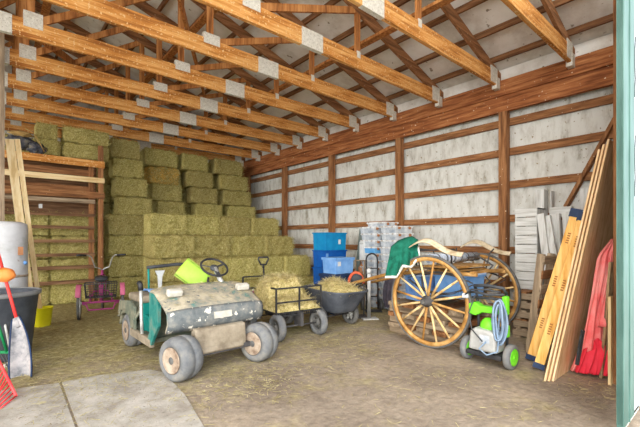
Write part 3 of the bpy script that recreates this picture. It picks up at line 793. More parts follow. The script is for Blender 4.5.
# steering
scx = .27
m = MB(); m.tube([(scx+.05, .50, .80), (scx, .74, 1.12)], .032); m.build('steering_column', 'chrome', gc)
mt = Matrix.Rotation(R(36), 3, 'X')
sw = MB(); sw.tube([Vector((scx, .75, 1.13))+mt @ Vector(((.18*math.cos(t)), .18*math.sin(t), 0)) for t in [2*PI*i/32 for i in range(32)]], .015, 8, closed=True)
swo = sw.build('steering_wheel', 'black', gc)
m = MB()
for t in (R(20), R(160), R(270)):
    m.beam(Vector((scx, .75, 1.12)), Vector((scx, .75, 1.13))+mt @ Vector((.18*math.cos(t), .18*math.sin(t), 0)), .05, .012)
m.lathe([(.055, -.02), (.06, 0), (.05, .02), (.01, .03)], c=(scx, .75, 1.12), n=18, mtx=mt)
m.build('spokes', 'blackp', swo)
m = MB(); m.tube([(scx-.08, .66, .86), (scx-.12, .70, .96), (scx-.1, .72, 1.0)], .014); m.build('shift_lever', 'black', gc)
# straw caught on the cowl
m = MB(); pts = []
for i in range(500):
    u, v = random.random(), random.uniform(.45, .95); p = Vector(cowl(u, v)); pts.append(p+Vector((0, 0, .018)))
m.blades(pts, (.03, .09), .005, .25); tag(m.build('straw_litter', 'strawpale', gc, recalc=False), kind='stuff')
# blue tarp strip on the seat
gm = Matrix.Translation((2.0, 4.06, 0)) @ Matrix.Rotation(R(1), 4, 'Z')
m = MB()
m.grid(lambda u, v: gm @ Vector((-.34+.66*u, .98+.22*v+.02*math.sin(9*u), .90+.012*math.sin(13*u+3*v)+.01*math.sin(21*v))), 30, 8)
m = MB(); m.grid(lambda u, v: gm @ Vector((-.40+.82*u, 1.25+.4*v+.02*math.sin(9*u), .775+.03*math.sin(PI*v)+.012*math.sin(13*u+3*v)+.008*math.sin(21*v))), 30, 10)
tag(m.build('blue_tarp', 'bluetarp', solid=.012), 'rumpled light blue tarp strip lying on the golf cart seat', 'tarp')
# lime cushion
cu = thing('lime_cushion', 'lime green vinyl cushion propped on the golf cart seat', 'cushion', PD(193, 275, 5.45))
cu.rotation_euler = (R(-14), R(38), -YAW+R(14))
def cushf(c, d, n=14):
    mb = MB()
    for axis in range(3):
        for sg in (-1, 1):
            def fn(u, v, axis=axis, sg=sg):
                a, b = (u-.5)*2, (v-.5)*2
                q = [0, 0, 0]; q[axis] = sg; q[(axis+1) % 3] = a; q[(axis+2) % 3] = b
                p = Vector(q)
                puff = 1+.25*(1-p.x**2)*(1-p.z**2)
                return (c[0]+p.x*d[0]/2*(1-.04*abs(p.z)**3), c[1]+p.y*d[1]/2*puff*(.6 if max(abs(p.x), abs(p.z)) > .98 else 1), c[2]+p.z*d[2]/2*(1-.04*abs(p.x)**3))
            mb.grid(fn, n, n)
    return mb
cushf((0, 0, 0), (.42, .08, .27)).build('pad', 'lime', cu, bevel=0)
MB().tube([(-.2, 0, -.15), (.2, 0, -.15), (.2, 0, .15), (-.2, 0, .15)], .008, 6, closed=True).build('piping', 'lime', cu)

# ------------------------------------------------------------------ garden wagons
def wagon(name, label, loc, yaw, L, W, zr, handle, mat_='black', hub=True):
    t = thing(name, label, 'wagon', loc, yaw)
    r = .2
    for sx_ in (-1, 1):
        for sy_ in (-1, 1):
            c = (sx_*(L/2-.10)-(.08 if sx_ < 0 else .1), sy_*(W/2-.03), r)
            Wh = MB().lathe([(r*.6, -.05), (r*.9, -.056), (r, -.03), (r, .03), (r*.9, .056), (r*.6, .05)], c=c, axis='y', n=32, closed=True).build('wheel', 'dustrubber', t)
            m = MB().lathe([(.05, -.055), (.05, .055)], c=c, axis='y', n=16)
            m.lathe([(r*.62, -.042), (r*.54, -.042), (r*.54, .042), (r*.62, .042)], c=c, axis='y', n=28, closed=True)
            for i in range(6):
                a = 2*PI*i/6; d = Vector((math.cos(a), 0, math.sin(a))); m.beam(Vector(c)+d*.03, Vector(c)+d*r*.58, .03, .04, (0, 1, 0))
            m.build('hub', 'rubber', Wh)
    for sx_ in (-1, 1):
        x = sx_*(L/2-.10)-(.08 if sx_ < 0 else .1)
        m = MB(); m.tube([(x, -W/2+.05, r), (x, W/2-.05, r)], .013); m.beam((x, 0, r), (x, 0, .41), .05, .2)
        m.build('axle', 'iron', t)
    m = MB(); m.lohi((-L/2, -W/2, .40), (L/2, W/2, .425))
    for i in range(24): y = -W/2+W*i/23; m.tube([(-L/2-.012, y, .37), (-L/2-.012, y, .43)], .006, 4)
    m.tube([(-L/2-.012, -W/2, .37), (-L/2-.012, W/2, .37)], .009, 6)
    m.build('mesh_deck', 'black', t)
    for sx_, zt, zm in ((-1, zr, .57), (1, .86, .66)):
        x = sx_*L/2; m = MB()
        for y in (-W/2, 0, W/2): m.beam((x, y, .40), (x, y, zt), .022, .022, (1, 0, 0))
        for z in (zt, zm): m.beam((x, -W/2, z), (x, W/2, z), .022, .022)
        if sx_ < 0:
            for sy_ in (-1, 1): m.beam((x, sy_*W/2, zt), (x+.16, sy_*W/2, zt), .022, .022)
        m.build('end_rail', mat_, t)
    if handle:
        x = handle
        m = MB(); m.tube([(x, 0, .36), (x-.05, 0, .7), (x, 0, 1.02)], .016)
        m.tube([(x, -.05, 1.06), (x, -.10, 1.16), (x, -.09, 1.19), (x, .09, 1.19), (x, .10, 1.16), (x, .05, 1.06)], .017, 8, closed=True)
        m.tube([(x, 0, 1.0), (x, 0, 1.07)], .02); m.build('pull_handle', 'black', t)
    return t
wy = math.atan2(.995, .1)
wl, ww_ = 1.2, .80
wc = Vector((3.12, 4.62, 0))+Vector((.985, -.17, 0))*(ww_/2)+Vector((.1, .995, 0))*(wl/2)
wagon('garden_wagon', 'black mesh garden wagon loaded with pale hay beside the tub barrow', wc, wy, wl, ww_, .78, wl/2+.02)
c2 = Vector((3.36, 5.62, 0))
bt = thing('pink_bottle', 'small pink bottle standing in the far corner of the garden wagon', 'bottle', (3.36, 5.66, .426))
MB().lathe([(.03, 0), (.032, .1), (.03, .15), (.012, .18), (.012, .2)], n=14).build('body', 'pinkp', bt)
MB().lathe([(.015, .2), (.015, .225), (.002, .226)], n=12).build('cap', 'whitep', bt)
# hay on the wagon: a broken bale and a loose heap
def heap(name, fn, nblade, label, cat, m='haypale', st='strawpale', lnr=(.05, .14)):
    t = thing(name, label, cat, (0, 0, 0))
    mb = MB(); mb.grid(fn, 36, 26); o = mb.build('mound', m, t)
    tag(o, kind='stuff')
    b = MB(); b.blades([Vector(fn(random.random(), random.random()))+Vector((0, 0, .005)) for _ in range(nblade)], lnr, .006, .7)
    tag(b.build('loose_stalks', st, t, recalc=False), kind='stuff')
    return t
wm = Matrix.Translation(wc) @ Matrix.Rotation(wy, 4, 'Z')
def wheap(u, v):
    x = (u-.5)*wl*.98; y = (v-.5)*ww_*.98
    e = (1-abs((u-.5)*2)**6)*(1-abs((v-.5)*2)**6)
    n = mnoise.noise(Vector((x*6, y*6, 1)))*.05+mnoise.noise(Vector((x*17, y*17, 3)))*.03
    return wm @ Vector((x*1.04, y*1.05, .43+max(0, e)*(.16+n)+.0))
heap('loose_hay', wheap, 1800, 'loose pale hay heaped on the deck of the garden wagon', 'hay')
def wbale(u, v):
    x = (u-.5)*.62+.04; y = (v-.5)*.72-.0
    e = (1-abs((u-.5)*2)**6)*(1-abs((v-.5)*2)**6)
    n = mnoise.noise(Vector((x*7, y*7, 11)))*.06+mnoise.noise(Vector((x*20, y*20, 5)))*.03
    return wm @ Vector((x, y, .5+max(0, e)*(.38+n-.10*y)))
heap('split_bale', wbale, 2400, 'broken pale hay bale lying on the loose hay in the garden wagon', 'hay bale')

# ------------------------------------------------------------------ wheelbarrow / dump cart
dc0 = Vector((4.45, 4.78, 0)); dy = R(-2)
dc = thing('poly_dump_cart', 'grey two-wheeled tub barrow full of hay beside the wagon', 'wheelbarrow', dc0, dy)
def tubf(u, v, k=1.0):
    # u around, v from bottom to rim
    t = 2*PI*u; e = 4
    ct, st = math.cos(t), math.sin(t)
    rr = (abs(ct)**e+abs(st)**e)**(-1/e)
    w = .26+.14*v; l = .34+.2*v
    return Vector((ct*rr*w*k, st*rr*l*k-.02*v, .30+.36*v+.03*(st*.5)*v))
m = MB(); m.grid(lambda u, v: tubf(u, v), 48, 10)
n = 49; base_ids = [i*11 for i in range(48)]
m.f.append(tuple(base_ids)); m.sm.append(False)
m.build('tub', 'tub', dc, solid=.012)
MB().tube([tubf(i/48, 1)+Vector((0, 0, .0)) for i in range(48)], .018, 8, closed=True).build('rim', 'tub', dc)
for sx_ in (-1, 1):
    r = .2; c = (sx_*.36, -.02, r)
    Wh = MB().lathe([(r*.62, -.04), (r*.9, -.045), (r, -.02), (r, .02), (r*.9, .045), (r*.62, .04)], c=c, axis='x', n=32, closed=True).build('wheel', 'rubber', dc)
    m = MB().lathe([(.05, -.045), (.05, .045)], c=c, axis='x', n=16)
    for i in range(6):
        a = 2*PI*i/6; d = Vector((0, math.cos(a), math.sin(a))); m.beam(Vector(c)+d*.03, Vector(c)+d*r*.66, .03, .04, (1, 0, 0))
    m.build('hub', 'washgrey', Wh)
m = MB(); m.tube([(-.36, -.02, .2), (.36, -.02, .2)], .015); m.tube([(-.2, -.3, .3), (-.2, .35, .3), (-.2, .75, .5), (-.18, .95, .62)], .016); m.tube([(.2, -.3, .3), (.2, .35, .3), (.2, .75, .5), (.18, .95, .62)], .016)
m.tube([(-.2, -.02, .2), (-.2, -.02, .3)], .015); m.tube([(.2, -.02, .2), (.2, -.02, .3)], .015); m.tube([(-.2, .4, .3), (-.2, .42, 0.02)], .015); m.tube([(.2, .4, .3), (.2, .42, 0.02)], .015)
m.build('frame', 'iron', dc)
dm = Matrix.Translation(dc0) @ Matrix.Rotation(dy, 4, 'Z')
def dheap(u, v):
    t = 2*PI*u; q = tubf(u, .85)
    c = Vector((0, .0, 0)); k = v
    n = mnoise.noise(Vector((q.x*k*7, q.y*k*7, 1)))*.05+mnoise.noise(Vector((q.x*k*18, q.y*k*18, 3)))*.03
    return dm @ Vector((q.x*k*.97, q.y*k*.97, .60+.20*(1-k**1.6)+n*(1-k*.6)))
heap('loose_hay', dheap, 1500, 'loose hay heaped in the grey tub barrow', 'hay')

# ------------------------------------------------------------------ bins, boxes and clutter along the wall
def bin_(name, label, c, d, m, taper=.06, rim=.025, lid=False, group=None, rz=0):
    t = thing(name, label, 'bin', c, rz, group)
    w, l, h = d
    m_ = MB(); k = 1-taper
    vs = []
    for z, q in ((0, k), (h, 1)):
        for a, b in ((-1, -1), (1, -1), (1, 1), (-1, 1)): vs.append((a*w/2*q, b*l/2*q, z))
    ins = [(x*.93, y*.93, z if z > 0 else .02) for x, y, z in vs]
    vs += ins
    m_.add(vs, [(3, 2, 1, 0), (0, 1, 5, 4), (1, 2, 6, 5), (2, 3, 7, 6), (3, 0, 4, 7), (4, 5, 13, 12), (5, 6, 14, 13), (6, 7, 15, 14), (7, 4, 12, 15), (8, 9, 10, 11), (8, 12, 13, 9), (9, 13, 14, 10), (10, 14, 15, 11), (11, 15, 12, 8)])
    m_.build('body', m, t, bevel=.012)
    m_ = MB()
    for a, b, c_, d_ in ((-w/2-.015, -l/2-.015, w/2+.015, -l/2), (-w/2-.015, l/2, w/2+.015, l/2+.015), (-w/2-.015, -l/2, -w/2, l/2), (w/2, -l/2, w/2+.015, l/2)):
        m_.lohi((a, b, h-rim), (c_, d_, h))
    m_.build('rim', m, t)
    if lid: MB().lohi((-w/2-.02, -l/2-.02, h), (w/2+.02, l/2+.02, h+.03)).build('lid', lid, t, bevel=.008)
    return t
bx, by = 6.02, 6.62
zz = 0
for i, (h, mn, lb) in enumerate(((.43, 'bluebin', 'deep blue plastic bin at the bottom of the corner bin stack'), (.43, 'bluebin', 'deep blue plastic bin second from the bottom of the bin stack'), (.40, 'bluebin', 'deep blue plastic bin directly under the cyan bin'), (.41, 'tealbin', 'cyan blue plastic bin on top of the bin stack'))):
    t = bin_('storage_bin', lb, (bx, by, zz), (.68, .44, h), mn, taper=.05, group='stacked blue bins'); zz += h+.001
    if i == 3: MB().lohi((.08, -.222, .14), (.15, -.217, .25)).build('paper_label', 'whitep', t)
    if i == 2: MB().lohi((-.31, -.222, .24), (-.24, -.216, .33)).build('paper_label', 'palebin', t)
for i, zc in enumerate((0, .405)):
    bin_('storage_tote', ['navy storage tote on the floor under the pale blue tote', 'navy storage tote directly beneath the pale blue tote'][i], (5.42, 5.72, zc), (.62, .42, .37), 'navy', lid='navy', group='navy totes')
t = bin_('storage_tote', 'pale blue lidded tote in front of the deep blue bins', (5.42, 5.70, .81), (.52, .40, .30), 'palebin', lid='palebin')
MB().lohi((-.2, -.208, .16), (-.12, -.2, .25)).build('paper_label', 'whitep', t)
# silver boxes in two columns by the second post
def sbox(c, w, l, h, m, label, rz=0):
    t = thing('storage_box', label, 'box', c, rz, 'stacked silver storage boxes')
    MB().prism([(-w/2*.92, 0), (w/2*.92, 0), (w/2, h-.03), (-w/2, h-.03)], -l/2, l/2, 'xz').build('body', m, t, bevel=.01)
    MB().lohi((-w/2-.015, -l/2-.015, h-.035), (w/2+.015, l/2+.015, h)).build('lid', 'boxrim', t, bevel=.006)
    for sg in (-1, 1): MB().lohi((sg*w*.3-.03, -l/2-.03, h-.07), (sg*w*.3+.03, -l/2-.012, h-.02)).build('latch', 'amber', t)
cA = PX(376, 240, 6.62); cB = PX(397, 240, 6.62)
for ci, (cx, n) in enumerate(((cA, 12), (cB, 12))):
    z = 0
    for i in range(n):
        w = .50
        mn = 'boxblue' if (ci == 0 and i in (8,)) else 'boxgrey'
        if ci == 0 and i == 8: lb = 'sky blue storage box in the left stack by the wall post'
        else: lb = 'silver grey storage box in the %s stack, %s from the top' % (('left', 'right')[ci], ORD[n-1-i])
        sbox((6.62+random.uniform(-.015, .015), cx.y+.02+random.uniform(-.015, .015), z), w, .46, .149, mn, lb, R(random.uniform(-2, 2))-R(8)); z += .150
    if ci == 0:
        sbox((6.66, cx.y-.16, z), .46, .5, .10, 'boxgrey', 'wide flat silver box lying across the tops of both stacks', 0)
# grey boards, carton, jug left of the boxes
q = PX(360, 240, 6.75)
tag(MB().beam((6.68, q.y+.12, 0), (7.0, q.y+.16, 1.82), .03, .14, (0, 1, 0)).build('leaning_plank', 'boardgrey'), 'green-grey plank leaning on the wall left of the silver boxes', 'plank')
tag(MB().beam((6.66, q.y-.06, 0), (7.0, q.y-.04, 1.80), .03, .10, (0, 1, 0)).build('leaning_plank', 'grey_z'), 'brown-grey plank leaning against the wall close to the silver boxes', 'plank')
q = PX(364.5, 244, 6.5)
sh_ = thing('side_shelf', 'low plain shelf stand holding the white carton beside the boxes', 'stand', (6.45, q.y, 0))
MB().lohi((-.12, -.16, 1.02), (.12, .16, 1.04)).build('shelf_board', 'grey_y', sh_)
for a in (-1, 1):
    for b in (-1, 1): MB().lohi((a*.1-.012, b*.14-.012, 0), (a*.1+.012, b*.14+.012, 1.02)).build('leg', 'grey_z', sh_)
MB().lohi((-.12, -.16, .62), (.12, .16, .64)).build('shelf_board', 'grey_y', sh_)
ct = thing('white_carton', 'tall white carton on the shelf stand beside the silver boxes', 'carton', (6.45, q.y-.03, 1.041))
MB().lohi((-.08, -.07, 0), (.08, .07, .42)).build('body', 'whitep', ct, bevel=.004)
MB().lohi((-.082, -.05, .36), (-.079, .05, .40)).build('flap_seam', 'washgrey', ct)
jg = thing('amber_jug', 'amber brown jug on the lower shelf beside the silver boxes', 'jug', (6.45, q.y+.03, .641))
MB().lathe([(.08, 0), (.09, .02), (.09, .22), (.05, .28), (.03, .3), (.03, .34)], n=20).build('body', 'amber', jg)
MB().lathe([(.034, .34), (.034, .365), (.003, .366)], n=14).build('cap', 'orange', jg)
# black hand truck loop
q = PX(373, 262, 6.0)
ht = thing('hand_truck', 'black hand truck with a looped handle before the silver boxes', 'hand truck', (6.0, q.y, 0), R(-40))
m = MB()
pts = [(-.12, .08, 0.04), (-.12, .14, .9)]+[(-.12*math.cos(t), .16, 1.08+.13*math.sin(t)) for t in [PI*i/10 for i in range(11)]]+[(.12, .14, .9), (.12, .08, 0.04)]
m.tube(pts, .018)
for z in (.3, .6, .9): m.tube([(-.12, .1, z), (.12, .1, z)], .012)
m.build('frame', 'black', ht)
MB().lohi((-.17, -.16, 0.01), (.17, .08, .03)).build('toe_plate', 'black', ht)
for sg in (-1, 1): MB().lathe([(.02, -.03), (.1, -.03), (.12, -.02), (.12, .02), (.1, .03), (.02, .03)], c=(sg*.2, .18, .12), axis='x', n=20).build('wheel', 'rubber', ht)
# orange looped handle tool + white pvc stand
q = G(358, 318); 
oh = thing('hose_stand', 'dark stand with an orange-red arched top behind the tub barrow', 'stand', (PD(357, 283, 7.3).x, PD(357, 283, 7.3).y, 0), -YAW)
m = MB(); m.tube([(-.15, 0, .62)]+[(-.02+.14*math.cos(PI-t), 0, .66+.21*math.sin(t)) for t in [PI*i/10 for i in range(9)]]+[(.13, -.02, .66)], .028); m.build('hoop', 'redorange', oh)
m = MB(); m.tube([(-.15, 0, .02), (-.15, 0, .63)], .014); m.tube([(.13, -.02, .02), (.13, -.02, .67)], .014); m.build('leg', 'iron', oh)
MB().lohi((-.2, -.15, 0), (.18, .15, .03)).build('foot', 'iron', oh)
MB().lathe([(.04, -.05), (.12, -.05), (.12, .05), (.04, .05)], c=(-.0, .02, .72), axis='y', n=20).build('drum', 'blackp', oh)
q = G(369, 319)
pv = thing('pvc_stand', 'white plastic pipe standing on a flat foot beside the barrow', 'pipe', q, R(-30))
MB().lathe([(.035, .02), (.035, .92), (.03, .92), (.03, .03)], n=18, closed=True).build('pipe', 'whitep', pv)
MB().lohi((-.14, -.1, 0), (.16, .1, .02)).build('foot', 'whitep', pv)
MB().lathe([(.043, .86), (.043, .95), (.02, .96)], n=18).build('cap', 'whitep', pv)
# dark folded umbrella/cloth behind shafts
q = PX(388, 270, 6.1)
um = thing('folded_umbrella', 'dark purple folded parasol leaning before the silver boxes', 'umbrella', (6.12, q.y, 0), 0)
m = MB(); m.grid(lambda u, v: Vector(((.05+.11*math.sin(PI*min(1, v*1.25+.05)))*(1+.18*math.sin(2*PI*u*6))*math.cos(2*PI*u)*(1-.5*v)+.25*v, (.05+.11*math.sin(PI*min(1, v*1.25+.05)))*(1+.18*math.sin(2*PI*u*6))*math.sin(2*PI*u)*(1-.5*v)+.02*v, .12+1.2*v)), 48, 14); m.build('canopy', 'umbr', um)
MB().tube([(0, 0, 0), (.27, .02, 1.42)], .013).build('pole', 'grey_z', um)

# ------------------------------------------------------------------ carriage (two-wheeled horse cart)
W1 = Vector((4.585, 2.98, 0)); RW = .645; TRK = 1.45
ca = thing('horse_carriage', 'two-wheeled horse carriage with tall ochre spoked wheels', 'carriage', (W1.x+TRK/2, W1.y, 0), R(-1))
def cart_wheel(x):
    c = Vector((x, 0, RW)); n = 56
    w = MB().lathe([(RW-.080, -.022), (RW-.026, -.024), (RW-.026, .024), (RW-.080, .022)], c=c, axis='x', n=n, closed=True).build('wheel', 'ochre', ca)
    MB().lathe([(RW-.028, -.024), (RW-.008, -.028), (RW, -.014), (RW, .014), (RW-.008, .028), (RW-.028, .024)], c=c, axis='x', n=n, closed=True).build('tyre', 'rubber', w)
    MB().lathe([(.035, -.13), (.05, -.12), (.055, -.06), (.085, -.035), (.085, .035), (.06, .06), (.055, .13), (.03, .14)], c=c, axis='x', n=24).build('hub', 'iron', w)
    MB().lathe([(.02, -.16), (.03, -.15), (.03, -.12)], c=c, axis='x', n=16).build('hub_cap', 'rubber', w)
    for i in range(16):
        a = 2*PI*(i+.4)/16; d = Vector((0, math.cos(a), math.sin(a)))
        off = .02 if i % 2 else -.02
        MB().tube([c+d*.07+Vector((off, 0, 0)), c+d*.28+Vector((off*.6, 0, 0)), c+d*(RW-.07)], .015, 8, rs=[.02, .017, .013]).build('spoke', 'spokew' if i % 4 else 'ochre', w)
for sx_ in (-1, 1): cart_wheel(sx_*TRK/2)
hx = TRK/2
MB().tube([(-hx, 0, RW), (hx, 0, RW)], .022).build('axle', 'iron', ca)
def spring(x):
    m = MB()
    for k in range(3):
        l = .52-.13*k
        m.grid(lambda u, v: (x+(v-.5)*.045, (u-.5)*2*l, .74+.16*(1-((u-.5)*2*l/.52)**2)*-1+.16-.012*k), 14, 1)
        m.grid(lambda u, v: (x+(v-.5)*.045, (u-.5)*2*l, .92+.10*(1-((u-.5)*2*l/.52)**2)+.012*k), 14, 1)
    return m.build('leaf_spring', 'iron', ca, solid=.008)
for sx_ in (-1, 1): spring(sx_*.48)
# body: slatted seat frame, rails, seat, dash
for sx_ in (-1, 1):
    m = MB(); pts = [(sx_*.42, -.55, 1.03), (sx_*.42, -.3, 1.03), (sx_*.42, .35, 1.02), (sx_*.40, 1.0, .93), (sx_*.36, 1.8, .72), (sx_*.34, 2.4, .56)]
    m.tube(pts, .03, 10, rs=[.026, .03, .032, .032, .028, .022]); m.build('shaft', 'ochre', ca)
for y in (-.5, -.2, .1, .5): MB().beam((-.46, y, 1.06), (.46, y, 1.06), .06, .03).build('cross_slat', 'ochre', ca)
MB().lohi((-.5, -.28, 1.10), (.5, .22, 1.13)).build('seat_board', 'ochre', ca)
m = MB(); m.tube([(-.62, .05, 1.23), (.72, .05, 1.23)], .07, 14); m.build('seat_roll', 'pad', ca)
for i in range(6):
    x = -.46+.2*i
    MB().lathe([(.072, -.014), (.076, 0), (.072, .014)], c=(x, .05, 1.23), axis='x', n=18).build('strap', 'iron', ca)
m = MB(); m.tube([(-.55, .34, 1.13), (-.56, .36, 1.34), (.56, .36, 1.34), (.55, .34, 1.13)], .013); 
m.tube([(-.5, .6, 1.0), (-.52, .75, 1.32), (.0, .77, 1.36), (.52, .75, 1.32), (.5, .6, 1.0)], .013)
m.build('seat_rail', 'iron', ca)
MB().lohi((-.48, .2, 1.04), (.48, .8, 1.07)).build('foot_board', 'grey_x', ca)
# bent-wood fenders over the wheels
def fender(x, name='fender'):
    m = MB()
    pts = []
    def fn(u, v):
        y = .30-.80*u
        z = 1.285+.19*math.exp(-((y-.08)/.30)**2)+(.02 if x < 0 else 0)
        return (x+(v-.5)*.12*(1-.45*u), y, z+.05*(v-.5))
    m.grid(fn, 30, 4); return m.build(name, 'bentw', ca, solid=.016)
for sx_ in (-1, 1):
    fender(sx_*(hx-.02))
    for y in (-.28, .36):
        m = MB(); m.tube([(sx_*(hx-.1), y, 1.36), (sx_*.56, y*.9, 1.3), (sx_*.48, y*.8, 1.05)], .011); m.build('fender_stay', 'iron', ca)
    m = MB(); m.tube([(sx_*.45, .3, .95), (sx_*.5, .25, .8), (sx_*.48, .15, .70)], .014); m.build('step_iron', 'iron', ca)
m = MB(); m.tube([(.30, -.30, .98), (.30, -.42, 1.12), (.30, -.2, 1.25), (.3, .05, 1.22)], .014); m.tube([(.42, -.1, .7), (.46, -.3, .86), (.44, -.2, .98)], .013); m.build('brake_lever', 'iron', ca)
# tarp-blue bin under the carriage
ub = bin_('blue_storage_box', 'blue plastic trunk on the dark planks under the carriage', (5.36, 3.50, .53), (.62, .44, .40), 'bluetarp', lid='whiteblue', rz=R(-14))
bin_('blue_storage_box', 'light blue lidded box resting on the carriage axle between the wheels', (5.26, 2.90, .669), (.56, .46, .32), 'palebin', lid='whiteblue', rz=R(-10))
pl = thing('plank_stack', 'low stack of dark weathered planks under the carriage', 'planks', (5.32, 3.25, 0))
for z in (.0, .17, .34):
    for i in range(5): MB().lohi((-.45, -.62+.27*i, z+.10), (.45, -.40+.27*i, z+.165)).build('plank', 'brown_x' if (i+int(z*6)) % 2 else 'grey_x', pl)
    for x in (-.35, .35): MB().lohi((x-.04, -.62, z), (x+.04, .70, z+.10)).build('bearer', 'grey_y', pl)
# green blanket over the front rail and near shaft
bk_ = thing('horse_blanket', 'dark green horse blanket with white binding draped over the carriage', 'blanket', (0, 0, 0))
near = Vector((C_, -S_, 0))
P0 = PD(411, 236, 5.75); 
edge_px = [(388, 262), (392, 248), (400, 241), (410, 237), (418, 238), (421, 246)]
def blank(u, v):
    # u across (left to right in picture), v from the crest down the near side
    tx = [(391, 247), (398, 241), (405, 238), (412, 236.5), (418, 240)]
    bx_ = [(385, 277), (396, 277), (403, 266), (411, 267), (419, 257)]
    q = u*4; i = min(3, int(q)); f = q-i
    a = (tx[i][0]*(1-f)+tx[i+1][0]*f, tx[i][1]*(1-f)+tx[i+1][1]*f)
    b = (bx_[i][0]*(1-f)+bx_[i+1][0]*f, bx_[i][1]*(1-f)+bx_[i+1][1]*f)
    D = 5.75-.30*math.sin(min(1, v*1.3)*PI/2)+.05*math.sin(u*17+v*1.5)*v
    return PD(a[0]*(1-v)+b[0]*v, a[1]*(1-v)+b[1]*v, D)
def blank2(u, v):
    p = blank(u, 0); return p+Vector((S_*.55*v, C_*.35*v, -.42*v*v))+Vector((0, 0, .0))
m = MB(); m.grid(blank, 32, 16); m.build('near_flap', 'greencloth', bk_, solid=.014)
m = MB(); m.grid(blank2, 32, 8); m.build('far_flap', 'greencloth', bk_, solid=.014)
m = MB(); m.tube([blank(i/40, 1.0) for i in range(41)], .02, 8); m.build('binding', 'whitecloth', bk_)
m = MB(); m.tube([blank(1.0, i/10) for i in range(4, 11)], .014, 8); m.build('binding', 'whitecloth', bk_)

# ------------------------------------------------------------------ pressure washer
l_ = G(468, 358); r_ = G(511, 369.5)
axv = r_-l_; wyaw = math.atan2(axv.y, axv.x)
pw = thing('pressure_washer', 'green and grey electric pressure washer on two wheels', 'pressure washer', ((l_.x+r_.x)/2, (l_.y+r_.y)/2, 0), wyaw)
hw = axv.length/2
# local: x along axle (left->right in the picture), -y towards the camera
WRr = .145
for sg in (-1, 1):
    c = (sg*hw, 0, WRr)
    w = MB().lathe([(.08, -.035), (.13, -.038), (WRr, -.025), (WRr, .025), (.13, .038), (.08, .035)], c=c, axis='x', n=32).build('wheel', 'dustrubber', pw)
    m = MB().lathe([(.10, -.04), (.085, -.042), (.03, -.03), (.025, -.046), (.002, -.046)], c=c, axis='x', n=28)
    m.lathe([(.10, .04), (.085, .042), (.03, .03), (.025, .046), (.002, .046)], c=c, axis='x', n=28)
    for i in range(6):
        a = 2*PI*i/6; d = Vector((0, math.cos(a), math.sin(a))); m.beam(Vector(c)+d*.02, Vector(c)+d*.095, .082, .022, (1, 0, 0))
    m.build('hub', 'washgreen', w)
MB().lohi((-hw+.05, -.14, .10), (hw-.05, .14, .16)).build('base_tray', 'black', pw, bevel=.015)
m = MB(); m.tube([(-hw+.04, 0, WRr), (hw-.04, 0, WRr)], .014); m.build('axle', 'black', pw)
m = MB()
for sg in (-1, 1): m.tube([(sg*.17, .10, .14), (sg*.185, .10, .60), (sg*.19, .06, .88)], .017)
m.tube([(-.19, .06, .86), (-.18, .0, .93), (0, -.02, .95), (.18, .0, .93), (.19, .06, .86)], .02)
m.build('handle_frame', 'blackp', pw)
MB().prism([(-.185, .17), (.17, .17), (.15, .40), (.06, .43), (-.10, .44), (-.16, .40)], -.15, .08, 'xz').build('motor_housing', 'washgrey', pw, bevel=.03)
MB().lohi((-.03, -.156, .28), (.09, -.151, .37)).build('rating_label', 'boxgrey', pw)
MB().sphere((.0, .0, .45), .10, sc=(1.0, .9, 1.1)).build('motor_cover', 'washgreen', pw)
m = MB(); m.prism([(-.24, .58), (-.25, .70), (-.17, .73), (-.1, .69), (.08, .69), (.15, .74), (.2, .72), (.2, .60), (.12, .62), (-.08, .61), (-.16, .56)], -.03, .09, 'xz'); m.build('front_shroud', 'washgreen', pw, bevel=.015)
MB().lohi((.17, -.02, .62), (.23, .06, .84)).build('side_clip', 'washgreen', pw, bevel=.015)
MB().lohi((.17, -.02, .36), (.24, .05, .50)).build('side_clip', 'washgreen', pw, bevel=.015)
m = MB()
for k in range(5):
    m.tube([(.185+(.035+.024*(k % 3))*math.cos(t), -.05-.022*k+.012*math.sin(3*t+k), .52+(.20+.03*(k % 3))*math.sin(t)+.012*k) for t in [2*PI*i/30 for i in range(30)]], .012, 7, closed=True)
m.build('hose_coil', 'hose', pw)
m = MB(); m.tube([(.05, -.15, .30), (.0, -.22, .22), (.1, -.23, .17), (.2, -.18, .22), (.18, -.1, .4)], .010, 7)
m.build('hose_tail', 'hose', pw)
m = MB(); m.tube([(-.25, .0, .84), (-.12, -.06, .86), (.02, -.05, .84), (.2, -.02, .86)], .016)
m.tube([(-.30, -.02, .80), (-.2, -.04, .88), (0, -.03, .90), (.15, .0, .88)], .011); m.tube([(-.22, .02, .78), (.19, .0, .80)], .016)
m.tube([(-.14, -.06, .82), (-.2, -.1, .6), (-.12, -.17, .42), (.02, -.18, .3)], .008, 6)
m.build('spray_lance', 'blackp', pw)
MB().lohi((-.34, -.03, .76), (-.26, .03, .82)).build('spray_trigger', 'boxgrey', pw, bevel=.012)

# ------------------------------------------------------------------ right corner: pallets, white lumber, beams, plywood, tarp
for k in range(5):
    p = thing('wood_pallet', 'weathered wood pallet in the low stack by the wall, %s from the top' % ORD[4-k], 'pallet', (6.53+.02*((k*3) % 2), 1.72, k*.142), 0, 'stacked wood pallets')
    for i in range(6): MB().lohi((-.42, -.76+.262*i, .115), (.42, -.60+.262*i, .138)).build('deck_board', 'grey_x' if (i+k) % 3 else 'brown_x', p)
    for x in (-.39, 0, .39): MB().lohi((x-.02, -.76, .022), (x+.02, .76, .115)).build('stringer', 'grey_y', p)
    for y in (-.70, 0, .70): MB().lohi((-.42, y-.05, 0), (.42, y+.05, .021)).build('bottom_board', 'grey_x', p)
ZP = 5*.142
